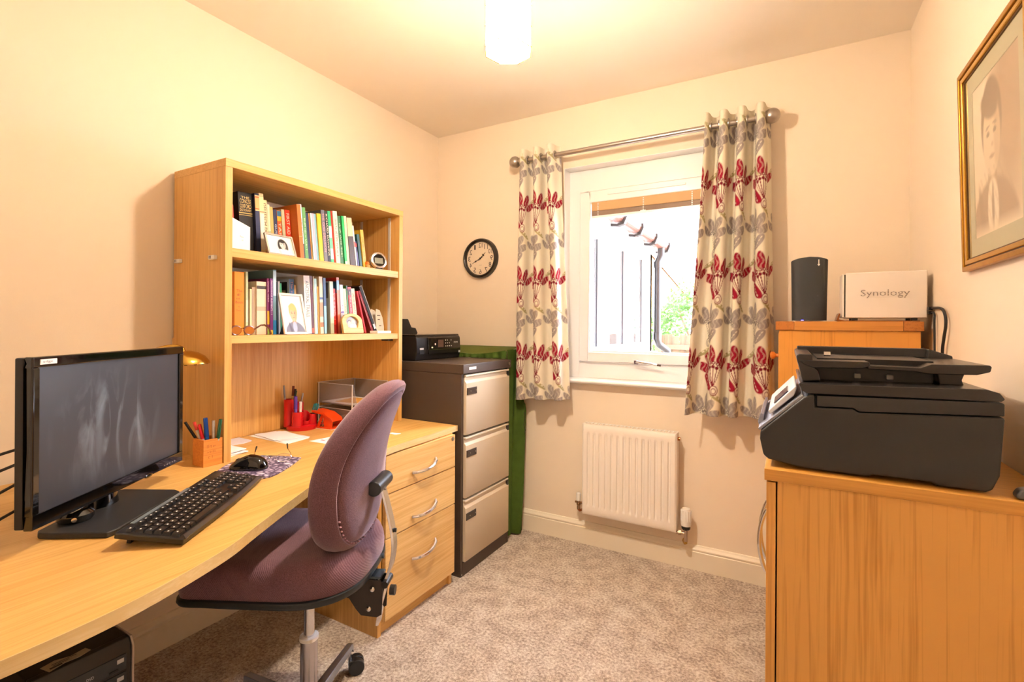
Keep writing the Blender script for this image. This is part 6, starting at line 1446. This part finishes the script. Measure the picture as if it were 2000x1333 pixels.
# ------------------------------------------------------------------ office chair
CU, CV, CC0 = Vector((.8955, .445, 0)), Vector((-.445, .8955, 0)), Vector((.79, -1.585, 0))
chr_ = thing('office_chair', 'mauve upholstered swivel chair pulled up to the desk', 'chair', CC0)
def cw(u, v, z): return CC0+CU*u+CV*v+Vector((0, 0, z))
def chair_fab(name, rib):
    m = bpy.data.materials.new(name); m.use_nodes = True; nt = m.node_tree; b = bsdf(m)
    tc = nt.nodes.new('ShaderNodeTexCoord'); n = nt.nodes.new('ShaderNodeTexNoise'); n.inputs['Scale'].default_value = 420; n.inputs['Detail'].default_value = 5
    nt.links.new(tc.outputs['Object'], n.inputs['Vector'])
    r = ramp(nt, [(.3, '#553a44'), (.7, '#775661')]); nt.links.new(n.outputs['Fac'], r.inputs[0]); nt.links.new(r.outputs[0], b.inputs['Base Color'])
    bp = nt.nodes.new('ShaderNodeBump'); bp.inputs['Strength'].default_value = .35; bp.inputs['Distance'].default_value = .0015
    if rib:
        w = nt.nodes.new('ShaderNodeTexWave'); w.inputs['Scale'].default_value = 90; w.inputs['Distortion'].default_value = .6; w.bands_direction = 'DIAGONAL'
        nt.links.new(tc.outputs['Object'], w.inputs['Vector']); nt.links.new(w.outputs['Fac'], bp.inputs['Height'])
    else: nt.links.new(n.outputs['Fac'], bp.inputs['Height'])
    nt.links.new(bp.outputs['Normal'], b.inputs['Normal'])
    b.inputs['Roughness'].default_value = .9; b.inputs['Specular IOR Level'].default_value = .15
    b.inputs['Sheen Weight'].default_value = .6; b.inputs['Sheen Roughness'].default_value = .45; b.inputs['Sheen Tint'].default_value = (.85, .72, .82, 1)
    return m
M_fab, M_fabr = chair_fab('mauve_velour', False), chair_fab('mauve_ribbed_seat', True)
# seat
def so(a, k=1.):
    c, s = cos(a), sin(a)
    ex_ = .55 if c > 0 else .30
    uu = -.034+((.226 if c > 0 else .232)*math.copysign(abs(c)**ex_, c))*k
    vv = .213*math.copysign(abs(s)**ex_, s)*k
    if c > 0: vv *= 1-.16*c*c
    return uu, vv
N = 72
def shell(prof, zfun=None):
    vs = []; m = MB()
    for k, z in prof:
        for i in range(N):
            u, v = so(2*pi*i/N, k); zz = z+(zfun(u, v, k) if zfun else 0); vs.append(cw(u, v, zz))
    n = len(prof)
    m.add(vs, [(j*N+i, j*N+(i+1) % N, (j+1)*N+(i+1) % N, (j+1)*N+i) for j in range(n-1) for i in range(N)]+[tuple(range((n-1)*N, n*N)), tuple(range(N-1, -1, -1))]); m.smooth = True
    return m
zt = lambda u, v, k: -.5*max(0, -u-.15)**1.5-.3*max(0, u-.10)**1.5
part('seat', shell([(.985, .503), (1.0, .515), (1.005, .535), (.995, .555), (.965, .571), (.90, .582), (.75, .586), (.5, .584), (.2, .580), (.02, .579)], lambda u, v, k: zt(u, v, k) if k < .999 else zt(u, v, k)*.6), M_fabr, chr_)
part('seat_rim', shell([(.96, .484), (1.005, .486), (1.02, .494), (1.015, .502), (.97, .506)], lambda u, v, k: -.3*max(0, -u-.17)**1.4), mat('rim_black', '#1c242a', .3), chr_)
part('seat_pan', shell([(.80, .470), (.93, .476), (.965, .486)]), M_blackm, chr_)
part('swivel_plate', MB().obox(cw(0, 0, .462), (.16, .15, .022), Matrix((( CU.x, CV.x, 0), (CU.y, CV.y, 0), (0, 0, 1)))), M_blackm, chr_, bevel=.003)
RC = Matrix(((CU.x, CV.x, 0), (CU.y, CV.y, 0), (0, 0, 1)))
# rear bracket plates
M_plate = mat('bracket_steel', '#3a3431', .35, metal=.4)
for v in (-.024, .021):
    pl = [(.02, .482), (.215, .466), (.222, .455), (.218, .372), (.205, .364), (.16, .368), (.145, .385), (.125, .415), (.02, .435)]
    m = MB(); k = len(pl); m.add([cw(u, v, z) for u, z in pl]+[cw(u, v+.003, z) for u, z in pl], [tuple(range(k)), tuple(range(2*k-1, k-1, -1))]+[(i, k+i, k+(i+1) % k, (i+1) % k) for i in range(k)])
    b_ = part('bracket', m, M_plate, chr_)
    s = -1 if v < 0 else 1
    for u, z in ((.192, .443), (.182, .388)):
        part('bolt', MB().sphere(cw(u, v+(.0 if s < 0 else .003), z), .0085, 14, 8, (1, 1, 1)), M_chrome, b_)
part('bracket_top', MB().obox(cw(.15, 0, .474), (.13, .046, .006), RC), mat('bluish_steel', '#5a6a78', .25, metal=.7), chr_)
part('tilt_lever', MB().tube([cw(.13, .04, .487), cw(.165, .05, .497), cw(.20, .055, .500)], [.006, .007, .008], 10), mat('bluish_steel', '#5a6a78', .25, metal=.7), chr_)
# upright bar
path = [(.202, .335), (.206, .36), (.222, .45), (.238, .50), (.246, .56), (.236, .63), (.214, .715), (.204, .745)]
pts = catmull(path, 5); bar = MB(); vs = []
for i, (u, z) in enumerate(pts):
    w = .0165
    for dv, du in ((-w, -.004), (w, -.004), (w, .004), (-w, .004)): vs.append(cw(u+du, dv, z))
n = len(pts); bar.add(vs, [(i*4+k, i*4+(k+1) % 4, (i+1)*4+(k+1) % 4, (i+1)*4+k) for i in range(n-1) for k in range(4)]+[(3, 2, 1, 0), ((n-1)*4, (n-1)*4+1, (n-1)*4+2, (n-1)*4+3)])
ub = part('back_bar', bar, M_chrome, chr_, bevel=.001, smooth=True)
part('bar_knob', MB().cyl(cw(.243, 0, .60), cw(.252, 0, .60), .006, n=14), M_black, ub)
part('adjuster', MB().cyl(cw(.226, -.024, .455), cw(.226, .028, .455), .010, n=16).cyl(cw(.236, .0, .43), cw(.25, .0, .43), .014, n=16), M_black, chr_)
part('pivot_grip', MB().cyl(cw(.204, -.058, .733), cw(.204, .058, .733), .021, n=26), mat('grip_black', '#23272b', .3), chr_, bevel=.004)
part('grip_screw', MB().cyl(cw(.223, -.020, .725), cw(.228, -.020, .724), .005, n=12), M_chrome, chr_)
# backrest
ZM, HT, HB, WB = .755, .272, .19, .203
def bo(a):
    c, s = cos(a), sin(a)
    z = (HT if s > 0 else HB)*math.copysign(abs(s)**.86, s)
    v = WB*math.copysign(abs(c)**.80, c)*(1-.20*max(0, s)**1.3)
    return v, z
def ub_(v, z): return .190+1.28*max(0, z-.74)**2-.30*max(0, .74-z)**1.6-.030*(v/WB)**2
def pad(prof, close0, close1):
    N = 80; m = MB(); vs = []
    for k, uo in prof:
        for i in range(N):
            v, z = bo(2*pi*i/N); v *= k; z = ZM+z*k; vs.append(cw(ub_(v, z)+uo, v, z))
    n = len(prof); fs = [(j*N+i, j*N+(i+1) % N, (j+1)*N+(i+1) % N, (j+1)*N+i) for j in range(n-1) for i in range(N)]
    if close0: fs.append(tuple(range(N-1, -1, -1)))
    if close1: fs.append(tuple(range((n-1)*N, n*N)))
    m.add(vs, fs); m.smooth = True
    return m
part('backrest_panel', pad([(.02, .004), (.3, .004), (.6, .002), (.78, -.002), (.85, -.008), (.875, -.014), (.88, -.022), (.80, -.03)], True, False), M_fab, chr_)
bk = part('backrest', pad([(.80, -.03), (.872, -.022), (.885, -.013), (.91, -.011), (.95, -.016), (.985, -.028), (1.0, -.046), (.992, -.062), (.96, -.076), (.90, -.085), (.7, -.093), (.4, -.098), (.02, -.10)], False, True), M_fab, chr_)
stt = MB(); N = 80
for i in range(26):
    a = radians(200+i*5.6)
    v, z = bo(a); k = .885; v *= k; z = ZM+z*k
    p = cw(ub_(v, z)-.010, v, z); stt.sphere(p, .0042, 8, 6, (1.3, .8, .6))
part('stitching', stt, mat('stitch_thread', '#a07a86', .8), bk)
# gas column and five star base
part('piston', MB().cyl(cw(0, 0, .28), cw(0, 0, .465), .0150, n=24), M_chrome, chr_)
part('column', MB().cyl(cw(0, 0, .06), cw(0, 0, .283), .0235, n=28), mat('column_steel', '#c2bdc0', .25, metal=.9), chr_)
part('collar', MB().lathe([(.0235, .280), (.026, .282), (.026, .291), (.020, .293), (.0155, .293)], 28, CC0), M_white, chr_)
part('hub', MB().lathe([(0, .055), (.036, .055), (.038, .07), (.036, .10), (.026, .112), (0, .112)], 28, CC0), M_chrome, chr_)
M_arm = mat('arm_chrome', '#9fa6b4', .2, metal=.9)
for i in range(5):
    a = radians(112+72*i); d = Vector((cos(a), sin(a), 0)); e = Vector((-d.y, d.x, 0))
    m = MB(); vs = []
    for t, w, zt_, zb_ in ((.02, .017, .108, .078), (.14, .0145, .104, .080), (.255, .0125, .100, .082), (.268, .011, .097, .066)):
        vs += [CC0+d*t+e*w+Vector((0, 0, zb_)), CC0+d*t-e*w+Vector((0, 0, zb_)), CC0+d*t-e*w*.8+Vector((0, 0, zt_)), CC0+d*t+e*w*.8+Vector((0, 0, zt_))]
    m.add(vs, [(j*4+k, j*4+(k+1) % 4, (j+1)*4+(k+1) % 4, (j+1)*4+k) for j in range(3) for k in range(4)]+[(3, 2, 1, 0), (12, 13, 14, 15)])
    ar = part('base_arm', m, M_arm, chr_, bevel=.002)
    ca = a-radians(62); cd = Vector((cos(ca), sin(ca), 0)); ax = Vector((-cd.y, cd.x, 0))
    tipp = CC0+d*.256
    part('castor_stem', MB().cyl(tipp+Vector((0, 0, .05)), tipp+Vector((0, 0, .086)), .006, n=12), M_chrome, ar)
    wc_ = tipp+cd*.022+Vector((0, 0, .0262))
    cs = part('castor', MB().cyl(wc_-ax*.023, wc_-ax*.002, .026, n=28).cyl(wc_+ax*.002, wc_+ax*.023, .026, n=28).obox(wc_-cd*.010+Vector((0, 0, .014)), (.03, .040, .022), Matrix(((cd.x, ax.x, 0), (cd.y, ax.y, 0), (0, 0, 1)))), mat('castor_black', '#121517', .3), ar, bevel=.003)
